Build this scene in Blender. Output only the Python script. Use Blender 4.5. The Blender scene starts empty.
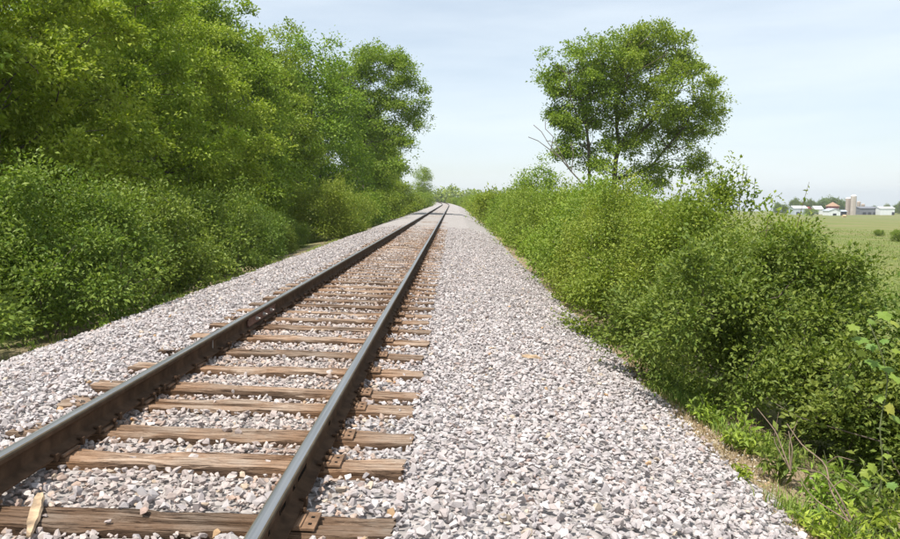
import bpy, bmesh, math, random
import numpy as np
from mathutils import Vector, Matrix, Quaternion

# ------------------------------------------------------------------ camera, sky, sun, exposure
scene = bpy.context.scene
COL = scene.collection
R = math.radians
CAM = Vector((1.563, 0.0, 1.507))
FPX = 726.0
cam_data = bpy.data.cameras.new('camera')
cam_data.lens = 36.0 * FPX / 900.0
cam_data.sensor_width = 36.0
cam_data.clip_start = 0.05
cam_data.clip_end = 9000
cam = bpy.data.objects.new('camera', cam_data)
COL.objects.link(cam)
cam.location = CAM
cam.rotation_euler = (R(90 - 5.59), 0, R(0.24))
scene.camera = cam

SUN_ELEV = 65.0
_az = R(226.0)                      # direction to the sun in the ground plane: left of the track and behind the camera
SUN_DIR = Vector((math.cos(_az) * math.cos(R(SUN_ELEV)), math.sin(_az) * math.cos(R(SUN_ELEV)), math.sin(R(SUN_ELEV))))
world = bpy.data.worlds.new('World')
scene.world = world
world.use_nodes = True
wn, wl = world.node_tree.nodes, world.node_tree.links
wn.clear()
w_out = wn.new('ShaderNodeOutputWorld')
w_bg = wn.new('ShaderNodeBackground')
w_bg.inputs['Strength'].default_value = 0.107
sky = wn.new('ShaderNodeTexSky')
sky.sky_type = 'NISHITA'
sky.sun_disc = False
sky.sun_elevation = R(SUN_ELEV)
sky.sun_rotation = math.atan2(SUN_DIR.x, SUN_DIR.y)
sky.air_density = 1.0
sky.dust_density = 0.7
sky.ozone_density = 1.0
# thin streaky high cloud
w_tc = wn.new('ShaderNodeTexCoord')
w_map = wn.new('ShaderNodeMapping')
w_map.inputs['Scale'].default_value = (1.3, 1.3, 9.0)
w_noise = wn.new('ShaderNodeTexNoise')
w_noise.inputs['Scale'].default_value = 1.9
w_noise.inputs['Detail'].default_value = 5
w_noise.inputs['Roughness'].default_value = 0.52
w_ramp = wn.new('ShaderNodeValToRGB')
w_ramp.color_ramp.elements[0].position = 0.30
w_ramp.color_ramp.elements[0].color = (0.50, 0.50, 0.50, 1)
w_ramp.color_ramp.elements[1].position = 0.74
w_ramp.color_ramp.elements[1].color = (0.84, 0.84, 0.84, 1)
w_mix = wn.new('ShaderNodeMix')
w_mix.data_type = 'RGBA'
w_mix.inputs['B'].default_value = (7.1, 7.8, 8.35, 1)
wl.new(w_tc.outputs['Generated'], w_map.inputs['Vector'])
wl.new(w_map.outputs['Vector'], w_noise.inputs['Vector'])
wl.new(w_noise.outputs['Fac'], w_ramp.inputs['Fac'])
wl.new(w_ramp.outputs['Color'], w_mix.inputs['Factor'])
wl.new(sky.outputs['Color'], w_mix.inputs['A'])
wl.new(w_mix.outputs['Result'], w_bg.inputs['Color'])
wl.new(w_bg.outputs['Background'], w_out.inputs['Surface'])

sun_data = bpy.data.lights.new('sun', 'SUN')
sun_data.energy = 5.0
sun_data.angle = R(0.53)
sun_data.color = (1.0, 0.955, 0.88)
sun = bpy.data.objects.new('sun', sun_data)
COL.objects.link(sun)
sun.rotation_euler = (-SUN_DIR).to_track_quat('-Z', 'Y').to_euler()

scene.view_settings.view_transform = 'Standard'
scene.view_settings.look = 'None'
scene.view_settings.gamma = 1.0
scene.view_settings.exposure = 0.36
scene.view_settings.use_curve_mapping = False

# ------------------------------------------------------------------ helpers
rng = np.random.default_rng(7)
random.seed(7)


def tag(o, label=None, cat=None, group=None, kind=None):
    if label: o['label'] = label
    if cat: o['category'] = cat
    if group: o['group'] = group
    if kind: o['kind'] = kind
    return o


def link(name, data, mat=None, parent=None):
    o = bpy.data.objects.new(name, data)
    COL.objects.link(o)
    if mat is not None and data is not None and len(data.materials) == 0:
        data.materials.append(mat)
    if parent is not None:
        o.parent = parent
    return o


def empty(name, loc, rz=0.0):
    o = bpy.data.objects.new(name, None)
    o.empty_display_size = 0.3
    COL.objects.link(o)
    o.location = loc
    o.rotation_euler = (0, 0, rz)
    return o


def np_mesh(name, verts, faces, tint=None, smooth=False):
    """faces: (n,k) int array, every face with k corners"""
    verts = np.asarray(verts, dtype=np.float32)
    faces = np.asarray(faces, dtype=np.int32)
    me = bpy.data.meshes.new(name)
    nf, k = faces.shape
    me.vertices.add(len(verts))
    me.vertices.foreach_set('co', verts.ravel())
    me.loops.add(nf * k)
    me.loops.foreach_set('vertex_index', faces.ravel())
    me.polygons.add(nf)
    me.polygons.foreach_set('loop_start', np.arange(0, nf * k, k, dtype=np.int32))
    me.polygons.foreach_set('loop_total', np.full(nf, k, dtype=np.int32))
    me.polygons.foreach_set('use_smooth', np.full(nf, smooth, dtype=bool))
    me.update(calc_edges=True)
    if tint is not None:
        a = me.color_attributes.new('tint', 'FLOAT_COLOR', 'POINT')
        c = np.ones((len(verts), 4), dtype=np.float32)
        c[:, :3] = tint
        a.data.foreach_set('color', c.ravel())
    return me


class MB:
    """collects shapes for one mesh"""
    def __init__(self):
        self.v, self.f = [], []

    def add(self, vs, fs):
        b = len(self.v)
        self.v += [tuple(p) for p in vs]
        self.f += [tuple(i + b for i in f) for f in fs]

    def box(self, c, s, rot=None):
        x, y, z = s[0] / 2, s[1] / 2, s[2] / 2
        vs = [Vector((sx * x, sy * y, sz * z)) for sz in (-1, 1) for sy in (-1, 1) for sx in (-1, 1)]
        if rot is not None:
            vs = [rot @ p for p in vs]
        c = Vector(c)
        self.add([p + c for p in vs], [(0, 2, 3, 1), (4, 5, 7, 6), (0, 1, 5, 4), (2, 6, 7, 3), (0, 4, 6, 2), (1, 3, 7, 5)])

    def cyl(self, a, b, r0, r1, n=12, caps=True):
        a, b = Vector(a), Vector(b)
        d = (b - a).normalized()
        u = d.orthogonal().normalized()
        w = d.cross(u)
        ring = lambda p, r: [p + (u * math.cos(t) + w * math.sin(t)) * r for t in [2 * math.pi * i / n for i in range(n)]]
        vs = ring(a, r0) + ring(b, r1)
        fs = [(i, (i + 1) % n, n + (i + 1) % n, n + i) for i in range(n)]
        if caps:
            fs += [tuple(range(n - 1, -1, -1)), tuple(range(n, 2 * n))]
        self.add(vs, fs)

    def build(self, name, mat, parent=None, bevel=0.0, smooth=False):
        me = bpy.data.meshes.new(name)
        me.from_pydata(self.v, [], self.f)
        if bevel > 0:
            bm = bmesh.new(); bm.from_mesh(me)
            bmesh.ops.bevel(bm, geom=bm.edges[:], offset=bevel, segments=2, affect='EDGES', profile=0.6)
            bm.to_mesh(me); bm.free()
        if smooth:
            for p in me.polygons: p.use_smooth = True
        me.update()
        return link(name, me, mat, parent)


def hash2(ix, iy, seed):
    n = (ix.astype(np.int64) * 374761393 + iy.astype(np.int64) * 668265263 + seed * 982451653) & 0x7fffffff
    n = ((n ^ (n >> 13)) * 1274126177) & 0x7fffffff
    n = (n ^ (n >> 16)) & 0xffff
    return n / 65535.0


def vnoise(x, y, seed=0):
    x = np.asarray(x, dtype=np.float64); y = np.asarray(y, dtype=np.float64)
    ix, iy = np.floor(x), np.floor(y)
    fx, fy = x - ix, y - iy
    fx = fx * fx * (3 - 2 * fx); fy = fy * fy * (3 - 2 * fy)
    a = hash2(ix, iy, seed); b = hash2(ix + 1, iy, seed); c = hash2(ix, iy + 1, seed); d = hash2(ix + 1, iy + 1, seed)
    return (a * (1 - fx) + b * fx) * (1 - fy) + (c * (1 - fx) + d * fx) * fy


def fbm(x, y, seed=0, o=3):
    s, a, t = 0, 1.0, 0
    for k in range(o):
        s = s + a * vnoise(np.asarray(x) * 2 ** k, np.asarray(y) * 2 ** k, seed + k); t += a; a *= 0.5
    return s / t


def sstep(e0, e1, x):
    t = np.clip((x - e0) / (e1 - e0), 0, 1)
    return t * t * (3 - 2 * t)


# ------------------------------------------------------------------ materials
def mat_new(name):
    m = bpy.data.materials.new(name)
    m.use_nodes = True
    nt = m.node_tree
    b = nt.nodes['Principled BSDF']
    return m, nt.nodes, nt.links, b


def mixcol(n, l, fac, a, b, blend='MIX'):
    m = n.new('ShaderNodeMix'); m.data_type = 'RGBA'; m.blend_type = blend
    for sock, val in (('Factor', fac), ('A', a), ('B', b)):
        if hasattr(val, 'links') or isinstance(val, bpy.types.NodeSocket):
            l.new(val, m.inputs[sock])
        else:
            m.inputs[sock].default_value = val if sock == 'Factor' else (*val, 1) if len(val) == 3 else val
    return m.outputs['Result']


def noise_node(n, l, scale, detail=3, rough=0.55, vec=None, dist=0.0, dims='3D', w=None):
    t = n.new('ShaderNodeTexNoise'); t.noise_dimensions = dims
    t.inputs['Scale'].default_value = scale; t.inputs['Detail'].default_value = detail
    t.inputs['Roughness'].default_value = rough; t.inputs['Distortion'].default_value = dist
    if vec is not None: l.new(vec, t.inputs['Vector'])
    if w is not None: l.new(w, t.inputs['W'])
    return t.outputs['Fac']


def ramp(n, l, fac, stops):
    r = n.new('ShaderNodeValToRGB')
    e = r.color_ramp.elements
    while len(e) < len(stops): e.new(0.5)
    for el, (p, c) in zip(e, stops):
        el.position = p
        el.color = (c, c, c, 1) if isinstance(c, (int, float)) else (*c, 1)
    l.new(fac, r.inputs['Fac'])
    return r.outputs['Color']


def bump(n, l, height, strength, dist, bsdf):
    b = n.new('ShaderNodeBump'); b.inputs['Strength'].default_value = strength; b.inputs['Distance'].default_value = dist
    l.new(height, b.inputs['Height']); l.new(b.outputs['Normal'], bsdf.inputs['Normal'])


def coords(n, l, kind='Object', scale=(1, 1, 1)):
    t = n.new('ShaderNodeTexCoord')
    m = n.new('ShaderNodeMapping'); m.inputs['Scale'].default_value = scale
    l.new(t.outputs[kind], m.inputs['Vector'])
    return m.outputs['Vector']


def leaf_material(name, trans=0.30, rough=0.5, gain=1.5, warm=(1.2, 1.35, 0.5)):
    m, n, l, b = mat_new(name)
    a = n.new('ShaderNodeAttribute'); a.attribute_name = 'tint'
    oi = n.new('ShaderNodeObjectInfo')
    hsv = n.new('ShaderNodeHueSaturation')
    mr = n.new('ShaderNodeMapRange')
    mr.inputs['To Min'].default_value = 0.49; mr.inputs['To Max'].default_value = 0.515
    l.new(oi.outputs['Random'], mr.inputs['Value']); l.new(mr.outputs['Result'], hsv.inputs['Hue'])
    hsv.inputs['Value'].default_value = gain
    l.new(a.outputs['Color'], hsv.inputs['Color'])
    col = hsv.outputs['Color']
    l.new(col, b.inputs['Base Color'])
    b.inputs['Roughness'].default_value = rough
    b.inputs['Specular IOR Level'].default_value = 0.22
    t = n.new('ShaderNodeBsdfTranslucent')
    l.new(mixcol(n, l, 1.0, col, warm, 'MULTIPLY'), t.inputs['Color'])
    mx = n.new('ShaderNodeMixShader'); mx.inputs['Fac'].default_value = trans
    l.new(b.outputs['BSDF'], mx.inputs[1]); l.new(t.outputs['BSDF'], mx.inputs[2])
    l.new(mx.outputs['Shader'], n['Material Output'].inputs['Surface'])
    return m


M = {}
M['leaf'] = leaf_material('leaf')
M['grass'] = leaf_material('grass_blade', 0.3, 0.5)


def simple(name, col, rough=0.8, var=0.25, scale=3.0, metal=0.0, bmp=0.0, bdist=0.02, detail=4, spec=0.5):
    m, n, l, b = mat_new(name)
    v = coords(n, l)
    f = noise_node(n, l, scale, detail, 0.6, v)
    dark = tuple(c * (1 - var) for c in col); lite = tuple(min(1, c * (1 + var)) for c in col)
    l.new(ramp(n, l, f, [(0.3, dark), (0.7, lite)]), b.inputs['Base Color'])
    b.inputs['Roughness'].default_value = rough; b.inputs['Metallic'].default_value = metal
    b.inputs['Specular IOR Level'].default_value = spec
    if bmp: bump(n, l, f, bmp, bdist, b)
    return m


M['bark'] = simple('bark', (0.115, 0.09, 0.068), 0.9, 0.45, 9, bmp=0.5)
M['twig'] = simple('dry_twig', (0.20, 0.145, 0.10), 0.85, 0.35, 20)
M['dead'] = simple('dead_wood', (0.16, 0.135, 0.115), 0.85, 0.3, 10)
M['stem'] = simple('green_stem', (0.13, 0.15, 0.06), 0.7, 0.3, 20)


def mk_stone():
    m, n, l, b = mat_new('crushed_limestone')
    a = n.new('ShaderNodeAttribute'); a.attribute_name = 'tint'
    v = coords(n, l)
    f = noise_node(n, l, 45, 4, 0.65, v)
    l.new(mixcol(n, l, 1.0, a.outputs['Color'], ramp(n, l, f, [(0.3, 0.80), (0.7, 1.12)]), 'MULTIPLY'), b.inputs['Base Color'])
    b.inputs['Roughness'].default_value = 0.92; b.inputs['Specular IOR Level'].default_value = 0.25
    bump(n, l, f, 0.35, 0.01, b)
    return m


M['stone'] = mk_stone()


def mk_bed():
    m, n, l, b = mat_new('ballast_bed')
    v = coords(n, l)
    vo = n.new('ShaderNodeTexVoronoi'); vo.inputs['Scale'].default_value = 17
    l.new(v, vo.inputs['Vector'])
    c1 = mixcol(n, l, vo.outputs['Color'], (0.26, 0.237, 0.228), (0.45, 0.415, 0.40))
    f = noise_node(n, l, 0.6, 4, 0.6, v)
    c2 = mixcol(n, l, ramp(n, l, f, [(0.45, 0.0), (0.75, 0.25)]), c1, (0.32, 0.275, 0.235))
    # rust and old brake dust between the rails
    sx = n.new('ShaderNodeSeparateXYZ'); l.new(v, sx.inputs['Vector'])
    ab = n.new('ShaderNodeMath'); ab.operation = 'ABSOLUTE'; l.new(sx.outputs['X'], ab.inputs[0])
    g = ramp(n, l, ab.outputs['Value'], [(0.9, 0.25), (1.0, 0.0)])
    l.new(mixcol(n, l, g, c2, (0.30, 0.26, 0.225)), b.inputs['Base Color'])
    b.inputs['Roughness'].default_value = 0.95
    bump(n, l, vo.outputs['Distance'], 0.9, -0.05, b)
    return m


M['bed'] = mk_bed()


def mk_wood():
    m, n, l, b = mat_new('weathered_tie_timber')
    v = coords(n, l, 'Object', (2.2, 48, 48))
    v2 = coords(n, l, 'Object', (1, 1, 1))
    oi = n.new('ShaderNodeObjectInfo')
    w = n.new('ShaderNodeMath'); w.operation = 'MULTIPLY'; w.inputs[1].default_value = 57
    l.new(oi.outputs['Random'], w.inputs[0])
    W = w.outputs['Value']
    g1 = noise_node(n, l, 1.0, 6, 0.66, v, 0.4, '4D', W)
    g2 = noise_node(n, l, 1.0, 5, 0.7, coords(n, l, 'Object', (9, 170, 170)), 0.2, '4D', W)
    gm = n.new('ShaderNodeMath'); gm.operation = 'MULTIPLY_ADD'; gm.inputs[1].default_value = 0.55; l.new(g2, gm.inputs[0])
    gs = n.new('ShaderNodeMath'); gs.operation = 'MULTIPLY'; gs.inputs[1].default_value = 0.45; l.new(g1, gs.inputs[0]); l.new(gs.outputs['Value'], gm.inputs[2])
    chk = noise_node(n, l, 1.0, 3, 0.5, coords(n, l, 'Object', (1.1, 62, 62)), 0.6, '4D', W)      # narrow drying checks
    ck = ramp(n, l, chk, [(0.465, 0.0), (0.49, 1.0), (0.51, 1.0), (0.535, 0.0)])
    gk = n.new('ShaderNodeMath'); gk.operation = 'MULTIPLY_ADD'; gk.inputs[1].default_value = -0.11; l.new(ck, gk.inputs[0]); l.new(gm.outputs['Value'], gk.inputs[2])
    grain = gk.outputs['Value']
    blot = noise_node(n, l, 3.2, 4, 0.6, v2, 0.3, '4D', W)
    base = ramp(n, l, grain, [(0.33, (0.05, 0.034, 0.025)), (0.40, (0.24, 0.165, 0.115)), (0.50, (0.39, 0.295, 0.225)), (0.62, (0.51, 0.42, 0.34))])
    brown = ramp(n, l, grain, [(0.33, (0.04, 0.022, 0.014)), (0.41, (0.24, 0.135, 0.078)), (0.6, (0.40, 0.25, 0.155))])
    c = mixcol(n, l, ramp(n, l, blot, [(0.42, 0.0), (0.62, 0.75)]), base, brown)
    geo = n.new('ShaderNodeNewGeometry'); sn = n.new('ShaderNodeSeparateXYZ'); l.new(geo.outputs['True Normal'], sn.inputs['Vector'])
    tarry_shade = ramp(n, l, grain, [(0.34, (0.03, 0.018, 0.012)), (0.5, (0.13, 0.08, 0.05)), (0.75, (0.25, 0.165, 0.105))])   # unbleached, tarred sides; dark tone also stands in for shade on tie fronts
    c = mixcol(n, l, ramp(n, l, sn.outputs['Z'], [(0.35, 0.85), (0.85, 0.0)]), c, tarry_shade)
    # rust washed off the tie plates
    sx = n.new('ShaderNodeSeparateXYZ'); l.new(v2, sx.inputs['Vector'])
    ab = n.new('ShaderNodeMath'); ab.operation = 'ABSOLUTE'; l.new(sx.outputs['X'], ab.inputs[0])
    sb = n.new('ShaderNodeMath'); sb.operation = 'SUBTRACT'; sb.inputs[1].default_value = 0.7525; l.new(ab.outputs['Value'], sb.inputs[0])
    ab2 = n.new('ShaderNodeMath'); ab2.operation = 'ABSOLUTE'; l.new(sb.outputs['Value'], ab2.inputs[0])
    ad = n.new('ShaderNodeMath'); ad.operation = 'MULTIPLY_ADD'; ad.inputs[1].default_value = 0.5; l.new(blot, ad.inputs[0]); l.new(ab2.outputs['Value'], ad.inputs[2])
    rs = ramp(n, l, ad.outputs['Value'], [(0.30, 0.7), (0.62, 0.0)])
    c = mixcol(n, l, rs, c, ramp(n, l, grain, [(0.3, (0.10, 0.05, 0.025)), (0.7, (0.40, 0.21, 0.10))]))
    mr = n.new('ShaderNodeMapRange'); mr.inputs['To Min'].default_value = 0.55; mr.inputs['To Max'].default_value = 1.08
    l.new(oi.outputs['Random'], mr.inputs['Value'])
    hs = n.new('ShaderNodeHueSaturation'); l.new(c, hs.inputs['Color']); l.new(mr.outputs['Result'], hs.inputs['Value'])
    l.new(hs.outputs['Color'], b.inputs['Base Color'])
    b.inputs['Roughness'].default_value = 0.9; b.inputs['Specular IOR Level'].default_value = 0.15
    bump(n, l, grain, 1.0, 0.02, b)
    return m


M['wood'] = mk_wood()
M['splinter'] = simple('splintered_wood', (0.38, 0.27, 0.17), 0.9, 0.5, 14, bmp=0.4)
M['rust'] = simple('rusty_steel', (0.072, 0.043, 0.026), 0.9, 0.45, 9, 0.0, bmp=0.25, bdist=0.004, spec=0.12)
M['plate'] = simple('orange_rusted_plate', (0.175, 0.102, 0.058), 0.9, 0.5, 16, 0.0, bmp=0.25, bdist=0.004)
M['jointbar'] = simple('red_brown_rust', (0.135, 0.062, 0.04), 0.75, 0.4, 14, 0.1, bmp=0.3, bdist=0.004)
M['bolt'] = simple('grey_bolt_steel', (0.42, 0.38, 0.34), 0.5, 0.25, 30, 0.3)
M['mark'] = simple('black_paint', (0.010, 0.009, 0.008), 0.9, 0.2, 10, spec=0.1)
M['chalk'] = simple('pale_mark', (0.5, 0.47, 0.44), 0.8, 0.2, 10)


def mk_running():
    m, n, l, b = mat_new('polished_rail_head')
    v = coords(n, l, 'Object', (60, 0.8, 1))
    f = noise_node(n, l, 1.0, 4, 0.6, v)
    l.new(ramp(n, l, f, [(0.3, (0.33, 0.33, 0.335)), (0.7, (0.46, 0.46, 0.465))]), b.inputs['Base Color'])
    b.inputs['Metallic'].default_value = 0.9
    l.new(ramp(n, l, f, [(0.3, 0.34), (0.7, 0.50)]), b.inputs['Roughness'])
    return m


M['running'] = mk_running()
M['railedge'] = simple('dull_rail_edge', (0.10, 0.078, 0.05), 0.7, 0.3, 12, 0.0, spec=0.3)


def mk_ground():
    m, n, l, b = mat_new('field_ground')
    v = coords(n, l)
    big = noise_node(n, l, 0.035, 5, 0.6, coords(n, l, 'Object', (1, 2.2, 1)))
    mid = noise_node(n, l, 0.9, 5, 0.65, v)
    fine = noise_node(n, l, 14, 4, 0.7, v)
    g1 = mixcol(n, l, ramp(n, l, mid, [(0.3, 0.0), (0.7, 1.0)]), (0.115, 0.150, 0.036), (0.195, 0.212, 0.068))
    g2 = mixcol(n, l, ramp(n, l, big, [(0.46, 0.0), (0.62, 0.8)]), g1, (0.24, 0.20, 0.10))
    grass = mixcol(n, l, ramp(n, l, fine, [(0.3, 0.30), (0.6, 0.0)]), g2, (0.07, 0.085, 0.03))
    dirt = mixcol(n, l, ramp(n, l, fine, [(0.3, 0.0), (0.7, 1.0)]), (0.21, 0.15, 0.095), (0.38, 0.30, 0.20))
    sx = n.new('ShaderNodeSeparateXYZ'); l.new(v, sx.inputs['Vector'])
    ab = n.new('ShaderNodeMath'); ab.operation = 'ABSOLUTE'; l.new(sx.outputs['X'], ab.inputs[0])
    ad = n.new('ShaderNodeMath'); ad.operation = 'MULTIPLY_ADD'; ad.inputs[1].default_value = 1.6; l.new(mid, ad.inputs[0]); l.new(ab.outputs['Value'], ad.inputs[2])
    dv = n.new('ShaderNodeMath'); dv.operation = 'MULTIPLY'; dv.inputs[1].default_value = 0.1; l.new(ad.outputs['Value'], dv.inputs[0])
    msk = ramp(n, l, dv.outputs['Value'], [(0.52, 1.0), (0.66, 0.0)])
    l.new(mixcol(n, l, msk, grass, dirt), b.inputs['Base Color'])
    b.inputs['Roughness'].default_value = 0.95; b.inputs['Specular IOR Level'].default_value = 0.1
    bump(n, l, fine, 0.7, 0.05, b)
    return m


M['ground'] = mk_ground()

# ------------------------------------------------------------------ shape of the place
CANT = 0.033          # cross fall of the track


def cx(y):
    """centre line of the track: straight, then bending left far off"""
    y = np.asarray(y, dtype=np.float64)
    return -np.clip(y - 140, 0, None) ** 2 / (2 * 2300.0)


def ballast_z(x, y):
    xr = np.asarray(x) - cx(y)
    z = np.interp(xr, [-4.2, -3.45, -2.3, -1.55, -1.25, 0, 1.2, 1.5, 2.4, 3.65, 4.4], [-0.62, -0.36, -0.05, -0.018, -0.026, -0.028, -0.026, -0.010, -0.06, -0.44, -0.72])
    z = z + (0.034 * sstep(11, 26, np.asarray(y)) * vnoise(xr * 1.3, np.asarray(y) * 1.1, 61)) * (1 - sstep(1.2, 1.6, np.abs(xr)))      # cribs fuller farther on
    z = z - CANT * np.clip(xr, -1.6, 1.8)
    z = z + 0.05 * (fbm(xr * 1.1, y * 1.1, 3) - 0.5) * sstep(1.2, 1.7, np.abs(xr)) + 0.02 * (vnoise(xr * 3, y * 3, 9) - 0.5)
    return z


def ground_z(x, y):
    xr = np.asarray(x) - cx(y)
    z = np.interp(xr, [-30, -9, -6, -4.4, -3.6, -2.5, 2.6, 3.7, 4.5, 5.6, 7.0, 9.5, 300, 900],
                  [-1.2, -0.9, -0.8, -0.62, -0.5, -0.5, -0.62, -0.56, -0.74, -1.15, -1.75, -2.15, -11.0, -11.5])
    z = z - 34 * sstep(640, 2400, np.hypot(x, y)) * sstep(60, 260, np.asarray(x))
    near = 1 - sstep(40, 160, np.hypot(x, y))
    return z + 0.10 * (fbm(xr * 0.8, y * 0.8, 21) - 0.5) * sstep(3.3, 4.2, np.abs(xr)) * near + 0.5 * (fbm(np.asarray(x) * 0.03, np.asarray(y) * 0.03, 31) - 0.5) * sstep(9, 40, np.abs(xr))


def ground_pt(x, y):
    return float(ground_z(np.array(x, float), np.array(y, float)))


def grid_mesh(name, xs, ys, zf, smooth=True):
    X, Y = np.meshgrid(xs, ys)
    Z = zf(X, Y)
    V = np.stack([X, Y, Z], -1).reshape(-1, 3)
    nx, ny = len(xs), len(ys)
    i, j = np.meshgrid(np.arange(nx - 1), np.arange(ny - 1))
    a = (j * nx + i).ravel()
    F = np.stack([a, a + 1, a + nx + 1, a + nx], 1)
    return np_mesh(name, V, F, smooth=smooth)


gx = np.concatenate([-np.geomspace(2500, 7, 60), np.arange(-6.7, 11, 0.3), np.geomspace(11.5, 2500, 70)])
gy = np.concatenate([np.linspace(-60, -4, 12), np.arange(-3, 30, 0.35), np.geomspace(31, 2500, 120)])
ground = tag(link('ground', grid_mesh('ground', gx, gy, ground_z), M['ground']), kind='structure')

by = np.concatenate([np.arange(-2, 40, 0.15), np.arange(40, 120, 0.8), np.arange(120, 330, 2.0)])
bxs = np.arange(-4.2, 4.41, 0.1)


def bed_zf(X, Y):
    return ballast_z(X + cx(Y), Y) - 0.042 * (1 - sstep(24, 46, Y)) + 0.012 * (vnoise(X * 16, Y * 16, 77) - 0.5)


bm_ = grid_mesh('ballast_bed', bxs, by, bed_zf)
co = np.empty(len(bm_.vertices) * 3, np.float32); bm_.vertices.foreach_get('co', co); co = co.reshape(-1, 3)
co[:, 0] += cx(co[:, 1]); bm_.vertices.foreach_set('co', co.ravel()); bm_.update()
ballast = tag(link('ballast_bed', bm_, M['bed']), kind='structure')

# ------------------------------------------------------------------ ties
PITCH0 = R(5.59)


def depth_from_y(py, drop):
    return drop / math.tan(math.atan((py - 269.5) / FPX) + PITCH0)


tie_y = [depth_from_y(v, 1.507 + 0.042) - 0.115 for v in (512, 457.5, 431, 404, 390, 370, 353.5, 339.5, 328.5)]
tie_y = [tie_y[0] - 1.24, tie_y[0] - 0.62] + tie_y
r_ = random.Random(3)
while tie_y[-1] < 165:
    tie_y.append(tie_y[-1] + 0.585 + r_.uniform(-0.06, 0.07))
TIE_Y = np.array(tie_y)


def tie_mesh(seed, nx=84):
    g = np.random.default_rng(seed)
    L = 2.55 + g.uniform(-0.03, 0.05)
    wd, th = 0.218 + g.uniform(-0.022, 0.016), 0.175
    top = np.linspace(-wd / 2 + 0.008, wd / 2 - 0.008, 11)
    prof = [(-wd / 2, -th), (-wd / 2, -th * 0.5), (-wd / 2, -0.045), (-wd / 2, -0.012)] + [(t, 0.0) for t in top] + [(wd / 2, -0.012), (wd / 2, -0.045), (wd / 2, -th * 0.5), (wd / 2, -th)]
    prof = np.array(prof)
    k = len(prof)
    xs = np.linspace(-L / 2, L / 2, nx)
    V = np.zeros((nx, k, 3))
    V[:, :, 0] = xs[:, None]
    V[:, :, 1] = prof[None, :, 0]
    V[:, :, 2] = prof[None, :, 1]
    XX = np.repeat(xs[:, None], k, 1)
    PP = np.repeat(prof[None, :, 0], nx, 0)
    V[:, 4:15, 2] += 0.017 * (vnoise(XX * 3.5 + 90, PP * 75 + 50, seed) * 0.7 + 0.3 * vnoise(XX * 14, PP * 90, seed + 1) - 0.6)[:, 4:15]
    for c in range(g.integers(4, 9)):            # long drying cracks
        y0 = g.uniform(-0.085, 0.085); a, b = sorted(g.uniform(-L / 2, L / 2, 2))
        yy = y0 + 0.02 * (vnoise(xs * 1.5 + 40, xs * 0, seed + c) - 0.5)
        amp = g.uniform(0.015, 0.04) * sstep(a - 0.2, a + 0.1, xs) * (1 - sstep(b - 0.1, b + 0.2, xs))
        V[:, 4:15, 2] -= (amp[:, None] * np.exp(-((PP - yy[:, None]) / 0.011) ** 2))[:, 4:15]
    for e in (3, 4, 14, 15):                      # worn arrises
        wear = (0.05 if e in (3, 15) else 0.03) * np.clip(vnoise(xs * 4 + e * 9, xs * 0 + e, seed + 4) - 0.35, 0, 1)
        V[:, e, 2] -= wear
    V[:, :4, 1] += (0.012 * (vnoise(XX * 5, PP * 0 + V[:, :, 2] * 30, seed + 8) - 0.5))[:, :4]
    V[:, 15:, 1] += (0.012 * (vnoise(XX * 5 + 33, PP * 0 + V[:, :, 2] * 30, seed + 9) - 0.5))[:, 15:]
    lo = 0.022 * (vnoise(xs * 2.2 + 5, xs * 0, seed + 21) - 0.5) + 0.012 * (vnoise(xs * 9 + 5, xs * 0, seed + 25) - 0.5); V[:, :6, 1] += lo[:, None]
    lo = 0.022 * (vnoise(xs * 2.2 + 75, xs * 0, seed + 22) - 0.5) + 0.012 * (vnoise(xs * 9 + 5, xs * 0, seed + 26) - 0.5); V[:, 13:, 1] += lo[:, None]
    V[0, :, 0] += 0.03 * (g.random(k) - 0.5); V[-1, :, 0] += 0.03 * (g.random(k) - 0.5)
    verts = V.reshape(-1, 3)
    i, j = np.meshgrid(np.arange(nx - 1), np.arange(k), indexing='ij')
    a = (i * k + j).ravel(); b = (i * k + (j + 1) % k).ravel()
    faces = [tuple(q) for q in np.stack([a, b, b + k, a + k], 1).tolist()]
    faces = [f[::-1] for f in faces]
    faces += [tuple(range(k)), tuple(range((nx - 1) * k + k - 1, (nx - 1) * k - 1, -1))]
    me = bpy.data.meshes.new('railroad_tie')
    me.from_pydata(verts.tolist(), [], faces)
    bm = bmesh.new(); bm.from_mesh(me); bmesh.ops.recalc_face_normals(bm, faces=bm.faces[:]); bm.to_mesh(me); bm.free()
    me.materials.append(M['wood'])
    return me


tie_protos = [tie_mesh(100 + s) for s in range(12)]
far_protos = [tie_mesh(200 + s, 14) for s in range(4)]

pb = MB()
pb.box((0.040, 0, 0.008), (0.25, 0.185, 0.014))
pb.box((0.090, 0, 0.019), (0.022, 0.18, 0.009))
plate_proto = pb.build('tie_plate', M['plate'], None, 0.002); plate_me = plate_proto.data
bpy.data.objects.remove(plate_proto)
sb_ = MB()
sb_.box((0, 0, 0.012), (0.016, 0.016, 0.05))
sb_.box((-0.006, 0, 0.039), (0.036, 0.030, 0.012)); sb_.box((-0.004, 0, 0.047), (0.024, 0.020, 0.006))
o_ = sb_.build('spike', M['rust'], None, 0.0015); spike_me = o_.data; bpy.data.objects.remove(o_)
hb = MB(); hb.box((0, 0, 0.0165), (0.016, 0.016, 0.003))
o_ = hb.build('spike_hole', M['mark'], None); hole_me = o_.data; bpy.data.objects.remove(o_)

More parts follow.
